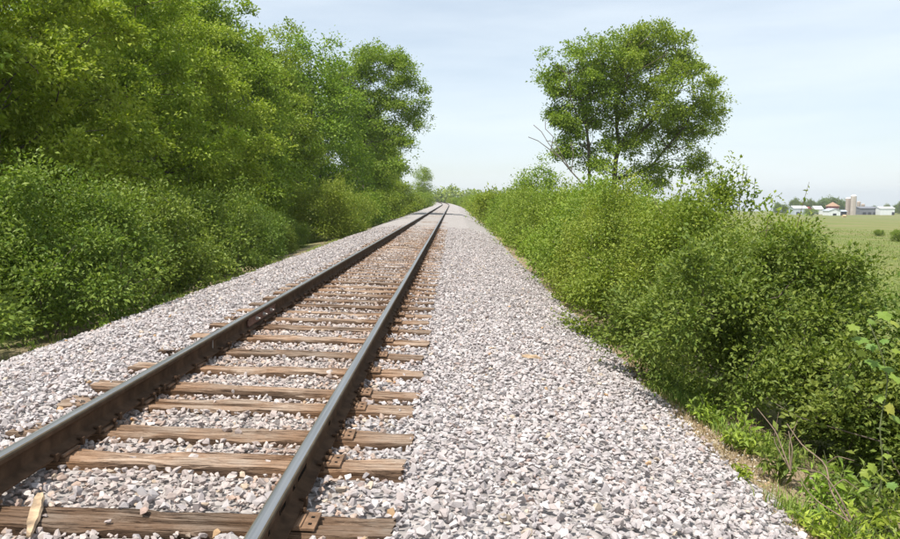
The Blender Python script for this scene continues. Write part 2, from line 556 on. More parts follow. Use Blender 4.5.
ORD = ['nearest', 'second', 'third', 'fourth', 'fifth', 'sixth', 'seventh', 'eighth', 'ninth', 'tenth', 'eleventh', 'twelfth', 'thirteenth', 'fourteenth', 'fifteenth', 'sixteenth', 'seventeenth', 'eighteenth', 'nineteenth', 'twentieth']
TIE_REC = []
vis = -2
for i, y in enumerate(TIE_Y):
    near = i < 42
    me = tie_protos[i % 12] if near else far_protos[i % 4]
    root = link('railroad_tie', me)
    xo = r_.uniform(-0.03, 0.03) - 0.01
    root.location = (float(cx(y)) + xo, y, -0.004 + r_.uniform(-0.012, 0.004) - (0.012 * min(1, max(0, (y - 12) / 15))))
    root.rotation_euler = (R(r_.uniform(-1.2, 1.2)), CANT, R(r_.uniform(-1.1, 1.1)))
    if i in (6,):
        root.rotation_euler.z = R(-1.3)
    if i >= 2 and i - 2 < len(ORD):
        k = i - 2
        lab = ORD[k] + ' weathered wooden tie counted from the bottom of the photo'
        if k == 0: lab = 'nearest weathered brown tie, a split splinter lying across its left part'
    elif i < 2:
        lab = 'weathered wooden tie just below the edge of the photo'
    else:
        lab = 'weathered wooden tie farther along the track, past the twentieth from the bottom'
    tag(root, lab, 'railroad tie', 'wooden ties under the rails')
    TIE_REC.append((root.location.x, y, root.rotation_euler.z))
    if i < 60:
        for s in (-1, 1):
            p = link('tie_plate', plate_me, None, root)
            p.location = (s * 0.7525 - xo, 0, 0.004)
            if s < 0: p.rotation_euler = (0, 0, math.pi)
            if i < 24:
                for (sx, sy) in ((0.083, 0.055), (-0.083, -0.05), (0.083, -0.06)):
                    if r_.random() < 0.2: continue
                    q = link('spike', spike_me, None, p)
                    q.location = (sx, sy + r_.uniform(-0.006, 0.006), r_.uniform(-0.002, 0.012))
                    q.rotation_euler = (0, 0, 0 if sx > 0 else math.pi)
                q = link('spike_hole', hole_me, None, p); q.location = (0.135, 0.03, 0)
                q = link('spike_hole', hole_me, None, p); q.location = (0.135, -0.045, 0)

# ------------------------------------------------------------------ rails
half = [(0.070, 0.0), (0.070, 0.011), (0.028, 0.022), (0.012, 0.032), (0.0082, 0.055), (0.0082, 0.09), (0.012, 0.112), (0.020, 0.121), (0.0345, 0.127),
        (0.0350, 0.150), (0.0325, 0.1600), (0.0260, 0.1655), (0.012, 0.1678)]
prof = [(x, z) for x, z in half] + [(-x, z) for x, z in reversed(half)]
NP = len(prof)
RAIL_Z = 0.019


def rail(name, xoff, y0, y1, label):
    ys = np.concatenate([np.arange(y0, min(y1, 130), 1.0), np.arange(max(130, y0), y1, 3.0)]) if y1 > 130 else np.arange(y0, y1, 0.5)
    ys = np.unique(np.append(ys, [y0, y1]))
    n = len(ys)
    V = np.zeros((n, NP, 3))
    P = np.array(prof)
    wob = 0.004 * (vnoise(ys * 0.25, ys * 0, 55) - 0.5)
    c, s = math.cos(CANT), math.sin(CANT)
    px = P[:, 0] * c + P[:, 1] * s; pz = -P[:, 0] * s + P[:, 1] * c
    V[:, :, 0] = (cx(ys) + xoff + wob)[:, None] + px[None]
    V[:, :, 1] = ys[:, None]
    V[:, :, 2] = (-CANT * xoff + RAIL_Z) + pz[None]
    i, j = np.meshgrid(np.arange(n - 1), np.arange(NP), indexing='ij')
    a = (i * NP + j).ravel(); b = (i * NP + (j + 1) % NP).ravel()
    faces = [tuple(q) for q in np.stack([a, a + NP, b + NP, b], 1).tolist()]
    faces += [tuple(range(NP - 1, -1, -1)), tuple(range((n - 1) * NP, n * NP))]
    me = bpy.data.meshes.new(name)
    V[:, :, 1] -= y0
    me.from_pydata(V.reshape(-1, 3).tolist(), [], faces)
    for m in (M['rust'], M['running'], M['railedge']): me.materials.append(m)
    for pi, p in enumerate(me.polygons):
        if pi < (n - 1) * NP:
            j = pi % NP
            if j in (11, 12, 13): p.material_index = 1
            elif j in (9, 10, 14, 15): p.material_index = 2
            p.use_smooth = True
    bm = bmesh.new(); bm.from_mesh(me); bmesh.ops.recalc_face_normals(bm, faces=bm.faces[:]); bm.to_mesh(me); bm.free()
    me.set_sharp_from_angle(angle=R(35))
    o = link(name, me)
    o.location = (0, y0, 0)
    tag(o, label, 'rail', 'rails of the track')
    return o


JOINT = 8.62
XR = 0.7525
rail_ln = rail('rail', -XR, -1.5, JOINT - 0.004, 'left steel rail on the near side of the bolted joint')
rail_lf = rail('rail', -XR, JOINT + 0.004, 320, 'left steel rail running on into the distance beyond the bolted joint')
rail_r = rail('rail', XR, -1.5, 320, 'unbroken right-hand steel rail with dark lettering on its side')

# rail anchors clipped under the rail foot beside the ties
ab_ = MB()
for s in (-1, 1):
    ab_.box((s * 0.074, 0, 0.010), (0.020, 0.030, 0.042)); ab_.box((s * 0.062, 0, 0.027), (0.036, 0.028, 0.012))
ab_.box((0, 0, -0.010), (0.165, 0.026, 0.014))
o_ = ab_.build('rail_anchor', M['rust'], None, 0.004); anchor_me = o_.data; bpy.data.objects.remove(o_)
for i, y in enumerate(TIE_Y[:46]):
    for s in (-1, 1):
        for side in (-1, 1):
            if i > 26 and side > 0: continue
            if r_.random() < (0.5 if s > 0 else 0.25): continue
            ay = y + side * 0.145
            par = rail_r if s > 0 else (rail_ln if ay < JOINT else rail_lf)
            if s < 0 and 7.9 < ay < 9.3: continue
            a = link('rail_anchor', anchor_me, None, par)
            a.location = (s * XR, ay - par.location.y, -CANT * s * XR + RAIL_Z)
            a.rotation_euler = (0, CANT, R(r_.uniform(-4, 4)))

# bolted joint bars on the left rail
for sd, lab in ((1, 'rusty red joint bar with pale bolts on the inner side of left rail'), (-1, 'rusty joint bar on the outer side of the left rail')):
    jb = empty('joint_bar', (-XR, JOINT, CANT * XR + RAIL_Z))
    jb.rotation_euler = (0, CANT, 0)
    tag(jb, lab, 'joint bar')
    b = MB()
    pr = [(0.0095, 0.040), (0.030, 0.030), (0.033, 0.045), (0.024, 0.060), (0.022, 0.095), (0.031, 0.108), (0.029, 0.119), (0.013, 0.112)]
    ys = np.linspace(-0.62, 0.62, 9)
    n = len(pr)
    vs = [(sd * x, y, z) for y in ys for x, z in pr]
    fs = [(i * n + j, (i + 1) * n + j, (i + 1) * n + (j + 1) % n, i * n + (j + 1) % n) for i in range(len(ys) - 1) for j in range(n)]
    fs += [tuple(range(n)), tuple(range((len(ys) - 1) * n, len(ys) * n))]
    b.add(vs, fs)
    o_ = b.build('bar', M['jointbar'], jb)
    bm = bmesh.new(); bm.from_mesh(o_.data); bmesh.ops.recalc_face_normals(bm, faces=bm.faces[:]); bm.to_mesh(o_.data); bm.free()
    for k, by_ in enumerate((-0.28, 0.04, 0.37) if sd > 0 else (-0.45, -0.12, 0.2, 0.5)):
        bb = MB()
        bb.cyl((sd * 0.020, by_, 0.077), (sd * 0.030, by_, 0.077), 0.026, 0.026, 12)
        bb.cyl((sd * 0.030, by_, 0.077), (sd * 0.052, by_, 0.077), 0.022, 0.021, 6)
        bb.cyl((sd * 0.052, by_, 0.077), (sd * 0.072, by_, 0.077), 0.011, 0.010, 10)
        bb.build('bolt', M['bolt'], jb, 0.0015)

# pale vertical mark on the web of the near left rail
mk = MB(); mk.box((0.0095, 0, 0.075), (0.0025, 0.010, 0.085))
m_ = mk.build('pale_mark', M['chalk'], rail_ln); m_.location = (-XR, 6.85 + 1.5, CANT * XR + RAIL_Z); m_.rotation_euler = (0, CANT, 0)
# rolled and painted lettering on the web of the right rail (not readable in the photograph: strokes of the same rhythm)
STROKE = {'V': [(0, 1, .5, 0), (.5, 0, 1, 1)], 'I': [(.5, 0, .5, 1)], 'N': [(0, 0, 0, 1), (0, 1, 1, 0), (1, 0, 1, 1)], 'U': [(0, 1, 0, 0), (0, 0, 1, 0), (1, 0, 1, 1)],
          'L': [(0, 1, 0, 0), (0, 0, 1, 0)], 'A': [(0, 0, .5, 1), (.5, 1, 1, 0), (.25, .4, .75, .4)]}


def lettering(y0, text, h=0.034, w=0.020, gap=0.012):
    b = MB(); y = y0
    for ch in text:
        if ch != ' ':
            for (x0, z0, x1, z1) in STROKE[ch]:
                p, q = Vector((0, y + x0 * w, z0 * h)), Vector((0, y + x1 * w, z1 * h))
                d = q - p
                b.box((p + q) / 2, (0.002, d.length + 0.004, 0.006), Matrix.Rotation(math.atan2(d.z, d.y), 3, 'X'))
        y += w + gap
    o = b.build('raised_lettering', M['mark'], rail_r)
    o.location = (XR + 0.0112, 1.5, -CANT * XR + RAIL_Z + 0.056)
    o.rotation_euler = (0, CANT, 0)


lettering(3.02, 'A')
lettering(3.22, 'VIUU')
lettering(3.50, 'IL')
lettering(3.62, 'VNANAUV')
lettering(4.55, 'IU')

# ------------------------------------------------------------------ ballast stones
g = np.random.default_rng(11)


def hull_stone(seed, npts):
    q = np.random.default_rng(seed)
    p = q.normal(size=(npts, 3)); p /= np.linalg.norm(p, axis=1)[:, None]
    p *= q.uniform(0.9, 1.06, (npts, 1))
    p *= np.array([1.0, q.uniform(0.62, 0.95), q.uniform(0.45, 0.75)])
    bm = bmesh.new()
    for v in p: bm.verts.new(v)
    r = bmesh.ops.convex_hull(bm, input=bm.verts[:])
    bmesh.ops.delete(bm, geom=[v for v in bm.verts if not v.link_faces], context='VERTS')
    bmesh.ops.triangulate(bm, faces=bm.faces[:])
    bmesh.ops.recalc_face_normals(bm, faces=bm.faces[:])
    bm.verts.ensure_lookup_table(); bm.verts.index_update()
    V = np.array([v.co[:] for v in bm.verts]); F = np.array([[v.index for v in f.verts] for f in bm.faces])
    bm.free()
    return V, F


PRO_A = [hull_stone(s, 11 + s % 4) for s in range(14)]
PRO_B = [hull_stone(50 + s, 8) for s in range(10)]
PRO_C = [hull_stone(90 + s, 6) for s in range(8)]


def quat_rand(n, g):
    q = g.normal(size=(n, 4)); q[:, 0] += 0.0
    return q / np.linalg.norm(q, axis=1)[:, None]


def quat_mat(q):
    w, x, y, z = q.T
    return np.stack([np.stack([1 - 2 * (y * y + z * z), 2 * (x * y - z * w), 2 * (x * z + y * w)], -1),
                     np.stack([2 * (x * y + z * w), 1 - 2 * (x * x + z * z), 2 * (y * z - x * w)], -1),
                     np.stack([2 * (x * z - y * w), 2 * (y * z + x * w), 1 - 2 * (x * x + y * y)], -1)], 1)


PALETTE = np.array([[0.455, 0.412, 0.402], [0.415, 0.370, 0.363], [0.49, 0.452, 0.442], [0.36, 0.325, 0.322], [0.45, 0.388, 0.368], [0.54, 0.503, 0.49],
                    [0.47, 0.39, 0.31], [0.46, 0.30, 0.17], [0.34, 0.26, 0.23]])
PW = np.array([0.25, 0.2, 0.16, 0.13, 0.13, 0.07, 0.02, 0.002, 0.027]); PW /= PW.sum()


def scatter(y0, y1, s, smin, smax, g, dens=1.0):
    xs = np.arange(-3.75, 3.9, s); ys = np.arange(y0, y1, s)
    X, Y = np.meshgrid(xs, ys); X = X.ravel(); Y = Y.ravel()
    X = X + g.uniform(-0.5, 0.5, len(X)) * s; Y = Y + g.uniform(-0.5, 0.5, len(Y)) * s
    keep = np.abs(X - CAM.x) < Y * 0.66 + 0.9
    keep &= g.random(len(X)) < dens
    edge = 3.55 + 0.25 * (fbm(Y * 0.9, Y * 0, 5) - 0.5) + g.normal(0, 0.07, len(X))
    keep &= (X < edge + 0.05) & (X > -(edge - 0.15))
    X, Y = X[keep], Y[keep]
    sz = 0.5 * np.exp(g.uniform(np.log(smin), np.log(smax), len(X)))
    Z = ballast_z(X, Y) - 0.012 + g.uniform(-0.4, 0.55, len(X)) * sz
    # keep clear of the ties
    ti = np.clip(np.searchsorted(TIE_Y, Y), 1, len(TIE_Y) - 1)
    dy = np.minimum(np.abs(Y - TIE_Y[ti]), np.abs(Y - TIE_Y[ti - 1]))
    on = (np.abs(X) < 1.27) & (dy < 0.118 + sz * 0.42)
    over_left = (X < -1.10) & (vnoise(X * 0 + 7, Y * 1.2, 44) > 0.55) & (g.random(len(X)) < 0.75)      # stones spill over the left tie ends
    k2 = ~on | (on & over_left & (dy < 5))
    onrail = (np.abs(np.abs(X) - XR) < 0.10)
    Z = np.where(onrail, np.minimum(Z, -CANT * X - 0.045), Z)
    Z = np.where(on & over_left, -CANT * X + sz * 0.2, Z)
    loose = on & ~over_left & (g.random(len(X)) < 0.012) & (np.abs(np.abs(X) - XR) > 0.22) & (dy < 0.09)   # a few lie on the ties
    Z = np.where(loose, -CANT * X + sz * 0.3 - 0.014, Z)
    k2 |= loose
    X, Y, Z, sz = X[k2], Y[k2], Z[k2], sz[k2]
    pi = g.choice(len(PALETTE), len(X), p=PW)
    return X, Y, Z, sz, pi


def stones_mesh(name, protos, X, Y, Z, sz, pi, g, q=None, shp=None):
    if q is None: q = quat_rand(len(X), g)
    if shp is None: shp = g.integers(0, len(protos), len(X))
    Rm = quat_mat(q)
    vs, fs, ts = [], [], []
    base = 0
    tint = PALETTE[pi] * g.uniform(0.86, 1.10, (len(X), 1))
    rust = (np.abs(np.abs(X) - XR) < 0.35) & (g.random(len(X)) < 0.45)
    tint[rust] = tint[rust] * np.array([0.92, 0.78, 0.66])
    mid = (np.abs(X) < 0.75) & ~rust
    tint[mid] = tint[mid] * np.array([0.98, 0.93, 0.88])
    P = np.stack([X, Y, Z], 1)
    for k, (V, F) in enumerate(protos):
        m = np.where(shp == k)[0]
        if len(m) == 0: continue
        W = np.einsum('nij,vj->nvi', Rm[m], V) * sz[m][:, None, None]
        W[:, :, 2] *= 0.75
        W += P[m][:, None, :]
        vs.append(W.reshape(-1, 3)); ts.append(np.repeat(tint[m], len(V), 0))
        fs.append((F[None] + (np.arange(len(m)) * len(V))[:, None, None]).reshape(-1, 3) + base)
        base += len(m) * len(V)
    return np_mesh(name, np.concatenate(vs), np.concatenate(fs), np.concatenate(ts))


# near zone: the 300 that show largest become single stones
X, Y, Z, sz, pi = scatter(1.5, 9.5, 0.0405, 0.030, 0.080, g, 0.96)
q = quat_rand(len(X), g); shp = g.integers(0, len(PRO_A), len(X))
dist = np.sqrt((X - CAM.x) ** 2 + Y ** 2 + (Z - CAM.z) ** 2)
inview = (np.abs(X - CAM.x) < Y * 0.60) & (Y > 3.05)
score = np.where(inview, sz / dist, 0)
pick = np.zeros(len(X), bool); pick[np.argsort(-score)[:300]] = True
rest = ~pick
o_ = link('stones', stones_mesh('stones', PRO_A, X[rest], Y[rest], Z[rest], sz[rest], pi[rest], g, q[rest], shp[rest]), M['stone'], ballast)
tag(o_, kind='stuff')
cache = {}
for i in np.where(pick)[0]:
    key = (int(shp[i]), int(pi[i]))
    if key not in cache:
        V, F = PRO_A[key[0]]
        cache[key] = np_mesh('stone', V, F, PALETTE[key[1]] * g.uniform(0.9, 1.08))
    o = link('stone', cache[key], M['stone'], ballast)
    o.location = (X[i], Y[i], Z[i]); o.rotation_mode = 'QUATERNION'; o.rotation_quaternion = q[i].tolist()
    o.scale = (sz[i],) * 3
X, Y, Z, sz, pi = scatter(9.5, 22, 0.050, 0.034, 0.085, g, 0.95)
tag(link('stones', stones_mesh('stones', PRO_B, X, Y, Z, sz, pi, g), M['stone'], ballast), kind='stuff')
X, Y, Z, sz, pi = scatter(22, 40, 0.084, 0.05, 0.105, g, 0.9)
tag(link('stones', stones_mesh('stones', PRO_C, X, Y, Z - 0.005, sz, pi, g), M['stone'], ballast), kind='stuff')


# loose wood on the track
def splinter(name, a, b, w, t, label):
    a, b = Vector(a), Vector(b)
    d = b - a
    m = MB()
    n = 9
    side = Vector((d.y, -d.x, 0)).normalized()
    rr = random.Random(int(abs(a.x * 1000)) + 5)
    ring = []
    for i in range(n):
        f = i / (n - 1)
        c = a + d * f + Vector((0, 0, rr.uniform(-0.003, 0.003)))
        ww = w * (0.35 + 0.75 * math.sin(math.pi * min(1, f * 0.8 + 0.18))) * rr.uniform(0.8, 1.1)
        tt = t * rr.uniform(0.7, 1.1) * (0.5 + 0.5 * math.sin(math.pi * (0.1 + 0.8 * f)))
        ring += [c + side * ww, c + side * ww * 0.8 + Vector((0, 0, tt)), c + side * ww * 0.1 + Vector((0, 0, tt * 0.8)), c - side * ww * 0.7 + Vector((0, 0, tt)), c - side * ww]
    fs = [(i * 5 + j, i * 5 + (j + 1) % 5, (i + 1) * 5 + (j + 1) % 5, (i + 1) * 5 + j) for i in range(n - 1) for j in range(5)]
    fs += [(4, 3, 2, 1, 0), tuple((n - 1) * 5 + j for j in range(5))]
    m.add(ring, fs)
    o = m.build(name, M['splinter'])
    bm = bmesh.new(); bm.from_mesh(o.data); bmesh.ops.recalc_face_normals(bm, faces=bm.faces[:]); bm.to_mesh(o.data); bm.free()
    tag(o, label, 'wood scrap')
    return o


splinter('wood_splinter', (-0.52, 3.53, 0.022), (-0.33, 3.10, 0.002), 0.026, 0.02, 'pale split wood splinter lying on the nearest tie')
splinter('wood_splinter', (1.17, 3.16, -0.03), (1.10, 3.02, -0.04), 0.016, 0.02, 'small pale wood chip among stones at the near right tie end')
splinter('wood_splinter', (2.25, 7.1, -0.055), (2.42, 7.02, -0.06), 0.03, 0.03, 'small brown wood chip on the gravel shoulder right of the track')


# ------------------------------------------------------------------ plants
def norm(v):
    return v / np.maximum(np.linalg.norm(v, axis=-1, keepdims=True), 1e-9)


def lobe_points(lobes, n, g, shell=0.33, inner=0.6):
    L = np.array(lobes, float)
    area = (L[:, 3] * L[:, 4] + L[:, 3] * L[:, 5] + L[:, 4] * L[:, 5])
    k = g.choice(len(L), n * 2, p=area / area.sum())
    d = norm(g.normal(size=(n * 2, 3)))
    r = g.random(n * 2) ** shell * (1 + 0.10 * g.normal(size=n * 2).clip(-1.5, 1.8))
    P = L[k, :3] + d * L[k, 3:6] * r[:, None]
    depth = np.full(len(P), 9.0)
    for j in range(len(L)):
        e = np.linalg.norm((P - L[j, :3]) / L[j, 3:6], axis=1)
        depth = np.minimum(depth, np.where(k == j, 9.0, e))
    keep = (depth > inner) | (g.random(len(P)) < 0.3)
    P, d = P[keep][:n], d[keep][:n]
    return P, d


def bough_points(lobes, n_b, n_cl, rb, g, shell, inner, flat=0.6, fill=0.07):
    C, co = lobe_points(lobes, n_b, g, shell, inner)
    k = g.integers(0, len(C), int(n_cl * (1 - fill)))
    r = rb * g.uniform(0.55, 1.4, len(C))
    off = norm(g.normal(size=(len(k), 3))) * (g.random(len(k)) ** 0.45)[:, None]
    hor = off[:, 0] ** 2 + off[:, 1] ** 2
    off = off * np.array([1, 1, flat])
    off[:, 2] -= 0.28 * hor
    P = C[k] + off * r[k][:, None]
    out = norm(co[k] * 0.7 + off)
    P2, o2 = lobe_points(lobes, int(n_cl * fill), g, 0.5, inner)
    return np.concatenate([P, P2]), np.concatenate([out, o2])


def foliage_arrays(P, out, n_per, cl, leaf, g, ca, cb, aspect=0.6, up=1.0, flat=0.75, cvar=0.5):
    N = len(P)
    idx = np.repeat(np.arange(N), n_per)
    n = len(idx)
    clr = cl * g.uniform(0.55, 1.35, N)
    off = g.normal(size=(n, 3)) * np.array([1, 1, flat]) * 0.5
    p = P[idx] + off * clr[idx][:, None]
    d = norm(off * 0.7 + out[idx] * 0.5 + g.normal(size=(n, 3)) * 0.45 + np.array([0, 0, -0.12]))
    nn = norm(np.array([0, 0, up]) + out[idx] * 0.35 + g.normal(size=(n, 3)) * 0.6)
    side = norm(np.cross(nn, d))
    nn = np.cross(d, side)
    s = leaf * g.uniform(0.6, 1.35, n)[:, None]
    w = s * aspect * g.uniform(0.75, 1.15, n)[:, None] * 0.5
    fold = nn * s * g.uniform(0.02, 0.16, n)[:, None]
    bend = nn * s * g.uniform(-0.25, 0.02, n)[:, None]
    v0 = p; v1 = p + d * s * 0.46 + side * w + fold; v2 = p + d * s + bend; v3 = p + d * s * 0.46 - side * w + fold
    V = np.stack([v0, v1, v2, v3], 1).reshape(-1, 3)
    F = np.arange(n * 4).reshape(-1, 4)
    t = (cvar * g.random(N)[idx] + (1 - cvar) * g.random(n))[:, None]
    c = np.array(ca) * (1 - t) + np.array(cb) * t
    c = c * g.uniform(0.8, 1.15, n)[:, None]
    return V, F, np.repeat(c, 4, 0)


def skeleton(base, pts, g, r_tip, r_pow=2.4, stiff=0.35, extra_base=None):
    nodes = [np.array(base, float)]
    parent = [-1]
    path = [0.0]
    if extra_base is not None:
        for e in extra_base:
            parent.append(len(nodes) - 1 if e[1] is None else e[1]); nodes.append(np.array(e[0], float))
            path.append(path[parent[-1]] + np.linalg.norm(nodes[-1] - nodes[parent[-1]]))
    order = np.argsort(np.linalg.norm(pts - nodes[-1], axis=1))
    for i in order:
        A = np.array(nodes)
        dv = pts[i] - A
        dd = np.linalg.norm(dv, axis=1)
        cost = dd + stiff * np.array(path) + np.where(dv[:, 2] < -0.1 * dd, dd * 0.8, 0)
        if len(nodes) > 1: cost[0] += 50
        j = int(np.argmin(cost))
        m = (nodes[j] + pts[i]) / 2 + g.normal(size=3) * dd[j] * 0.09 + np.array([0, 0, 0.07 * dd[j]])
        parent.append(j); nodes.append(m); path.append(path[j] + dd[j] / 2)
        parent.append(len(nodes) - 1); nodes.append(np.array(pts[i])); path.append(path[-1] + dd[j] / 2)
    n = len(nodes)
    acc = np.zeros(n)
    childs = np.zeros(n, int)
    for p in parent:
        if p >= 0: childs[p] += 1
    acc[childs == 0] = r_tip ** r_pow
    for i in range(n - 1, 0, -1):
        acc[parent[i]] += acc[i]
    rad = acc ** (1 / r_pow)
    return np.array(nodes), np.array(parent), rad


def tubes(nodes, parent, rad, sides=6):
    ch = np.arange(1, len(nodes))
    a, b = nodes[parent[ch]], nodes[ch]
    d = norm(b - a)
    ref = np.where(np.abs(d[:, 2:3]) < 0.9, np.array([[0, 0, 1.0]]), np.array([[1.0, 0, 0]]))
    u = norm(np.cross(d, ref)); w = np.cross(d, u)
    th = np.arange(sides) * 2 * math.pi / sides
    ring = np.cos(th)[None, :, None] * u[:, None] + np.sin(th)[None, :, None] * w[:, None]
    ra = np.minimum(rad[parent[ch]], rad[ch] * 1.6)
    A = (a - d * ra[:, None] * 0.4)[:, None] + ring * ra[:, None, None]
    B = b[:, None] + ring * rad[ch][:, None, None]
    V = np.concatenate([A, B], 1).reshape(-1, 3)
    i = np.arange(sides)
    f = np.stack([i, (i + 1) % sides, sides + (i + 1) % sides, sides + i], 1)
    F = (f[None] + (np.arange(len(ch)) * 2 * sides)[:, None, None]).reshape(-1, 4)
    return V, F


G_SUN = ((0.100, 0.155, 0.020), (0.212, 0.252, 0.036))
G_YEL = ((0.118, 0.178, 0.020), (0.252, 0.292, 0.042))
G_HEDGE = ((0.092, 0.140, 0.020), (0.196, 0.222, 0.036))
G_LEFT = ((0.066, 0.112, 0.020), (0.172, 0.206, 0.038))
G_DEEP = ((0.078, 0.118, 0.020), (0.150, 0.178, 0.030))
G_BUSH = ((0.060, 0.098, 0.018), (0.160, 0.186, 0.036))


def shrub_data(seed, rx, ry, h, n_cl, n_per, leaf, cl, pal, lobes_n=7, stems=70, aspect=0.6, shell=0.2, skirt=0.02, n_b=66, rb=0.165):
    """a shrub mesh pair at the origin, base at z=0"""
    g = np.random.default_rng(seed)
    lobes = [(0, 0, h * 0.48, rx * 0.78, ry * 0.78, h * 0.48)]
    for i in range(lobes_n):
        a = 2 * math.pi * i / lobes_n + g.uniform(-0.4, 0.4)
        rr = g.uniform(0.40, 0.62)
        lh = g.uniform(0.30, 0.62)
        lobes.append((math.cos(a) * rx * rr, math.sin(a) * ry * rr, h * lh, rx * g.uniform(0.36, 0.52), ry * g.uniform(0.36, 0.52), h * min(0.42, lh * 0.9) * g.uniform(0.8, 1.05)))
    for i in range(3):
        a = g.uniform(0, 6.28)
        lobes.append((math.cos(a) * rx * 0.3, math.sin(a) * ry * 0.3, h * g.uniform(0.68, 0.8), rx * 0.36, ry * 0.36, h * 0.24))
    P, out = bough_points(lobes, n_b, n_cl, rb * rx, g, shell, 0.7, 0.95)
    keep = P[:, 2] > np.maximum(0.05, skirt * h + g.normal(size=len(P)) * 0.06)
    P, out = P[keep], out[keep]
    out = norm(out + np.array([0, 0, 0.5]))
    hi = np.where(P[:, 2] > 0.55 * h)[0]                      # ragged young shoots along the top and shoulders
    for i in g.choice(hi, min(26, len(hi)), replace=False):
        dirv = norm(out[i] * np.array([0.7, 0.7, 0]) + np.array([0, 0, 1.0]) + g.normal(size=3) * 0.15)
        k = np.linspace(0.0, 1.0, 5)[:, None] * g.uniform(0.12, 0.2) * h
        P = np.concatenate([P, P[i] + dirv * k]); out = np.concatenate([out, np.repeat(dirv[None], 5, 0)])
    V, F, C = foliage_arrays(P, out, n_per, cl, leaf, g, pal[0], pal[1], aspect)
    fol = np_mesh('foliage', V, F, C)
    fol.materials.append(M['leaf'])
    sel = g.choice(len(P), min(stems, len(P)), replace=False)
    starts = [((math.cos(a) * rx * 0.12, math.sin(a) * ry * 0.12, 0.25 * h * g.uniform(0.4, 1.0)), 0) for a in np.linspace(0, 6.28, 6)[:-1]]
    N, Pa, Ra = skeleton((0, 0, -0.15), P[sel], g, 0.0035 * max(1, h / 2.4), 2.3, 0.3, starts)
    Vt, Ft = tubes(N, Pa, Ra, 5)
    st = np_mesh('stems', Vt, Ft, smooth=True)
    st.materials.append(M['bark'])
    return fol, st


def place_plant(name, data, loc, rz, scale, label, cat, group=None, parts=('foliage', 'stems')):
    root = empty(name, loc, rz)
    root.scale = scale if hasattr(scale, '__len__') else (scale,) * 3
    for nm, me in zip(parts, data):
        link(nm, me, None, root)
    tag(root, label, cat, group)
    return root


def tree_data(seed, r, h, n_cl, n_per, leaf, cl, pal, crown_lo=0.12, n_lobes=14, limbs=110, trunk_r=None, aspect=0.62, shell=0.2, lobes=None, inner=0.7, up=1.0, n_b=170, rb=None, fill=0.15):
    g = np.random.default_rng(seed)
    if lobes is None:
        lobes = []
        for i in range(n_lobes):
            t = (i + 0.5) / n_lobes
            z = h * (crown_lo + (0.93 - crown_lo) * t)
            env = math.sin(math.pi * min(0.97, 0.20 + 0.78 * t)) ** 0.7
            a = i * 2.4 + g.uniform(-0.4, 0.4)
            rr = r * env * g.uniform(0.35, 0.66)
            lobes.append((math.cos(a) * rr, math.sin(a) * rr, z, r * g.uniform(0.30, 0.46), r * g.uniform(0.30, 0.46), h * g.uniform(0.085, 0.15)))
        lobes.append((0, 0, h * 0.55, r * 0.55, r * 0.55, h * 0.36))
    P, out = bough_points(lobes, n_b, n_cl, rb or r * 0.18, g, shell, inner, 0.55, fill)
    keep = (P[:, 2] > 0.2)
    P, out = P[keep], out[keep]
    out = norm(out + np.array([0, 0, 0.45]))
    V, F, C = foliage_arrays(P, out, n_per, cl, leaf, g, pal[0], pal[1], aspect, up)
    crown = np_mesh('crown', V, F, C); crown.materials.append(M['leaf'])
    sel = g.choice(len(P), min(limbs, len(P)), replace=False)
    tr = [((g.normal() * 0.04 * h * 0.3, g.normal() * 0.04 * h * 0.3, h * 0.10), None)]
    for f in (0.2, 0.32, 0.45, 0.58, 0.7):
        tr.append(((g.normal() * 0.02 * h, g.normal() * 0.02 * h, h * f), None))
    N, Pa, Ra = skeleton((0, 0, -0.3), P[sel], g, 0.010 * h / 10, 2.35, 0.35, tr)
    Vt, Ft = tubes(N, Pa, Ra, 7)
    tk = np_mesh('trunk', Vt, Ft, smooth=True); tk.materials.append(M['bark'])
    return crown, tk


# --- right-hand hedge, nearest shrubs each of their own mesh
def gz(x, y): return ground_pt(x, y) - 0.05


near_defs = [
    (301, 5.38, 5.5, 1.35, 1.25, 1.55, 1300, 22, 0.050, 0.15, G_BUSH, 'nearest dark leafy shrub at right edge above the weedy bank'),
    (302, 4.62, 7.65, 1.52, 1.60, 1.86, 3000, 20, 0.049, 0.16, G_BUSH, 'broad glossy green shrub second nearest in right hedge, beside the gravel corner'),
    (303, 4.88, 10.6, 1.80, 1.80, 2.56, 2500, 20, 0.053, 0.17, G_HEDGE, 'tall yellow-green shrub third in right hedge, below the leafy shoots'),
    (304, 5.10, 14.0, 1.85, 1.80, 2.66, 2200, 20, 0.055, 0.20, G_HEDGE, 'bright yellow-green shrub fourth nearest in the right hedge'),
]
hedge = []
for sd, x, y, rx, ry, h, nc, npl, lf, cl, pal, lab in near_defs:
    d = shrub_data(sd, rx, ry, h, nc, npl, lf, cl, pal, skirt=0.52 if sd == 301 else 0.11, n_b=84, rb=0.145)
    hedge.append(place_plant('shrub', d, (x, y, gz(x, y)), 0, 1, lab, 'shrub', 'shrubs of the right-hand hedge'))
d = shrub_data(311, 1.2, 1.2, 1.9, 900, 26, 0.05, 0.22, G_BUSH)
place_plant('shrub', d, (6.6, 8.8, gz(6.6, 8.8)), 0.4, (0.8, 0.8, 0.5), 'low rounded shrub behind the hedge, bordering the open field', 'shrub', 'shrubs of the right-hand hedge')
place_plant('shrub', d, (6.3, 6.6, gz(6.3, 6.6)), 2.4, (1.05, 1.05, 1.14), 'low shrub at right edge behind the nearest dark shrub', 'shrub', 'shrubs of the right-hand hedge')
place_plant('shrub', d, (5.75, 6.75, gz(5.75, 6.75)), 1.1, (0.95, 0.85, 0.62), 'low shaded shrub inside the dark hollow of the right hedge', 'shrub', 'shrubs of the right-hand hedge')
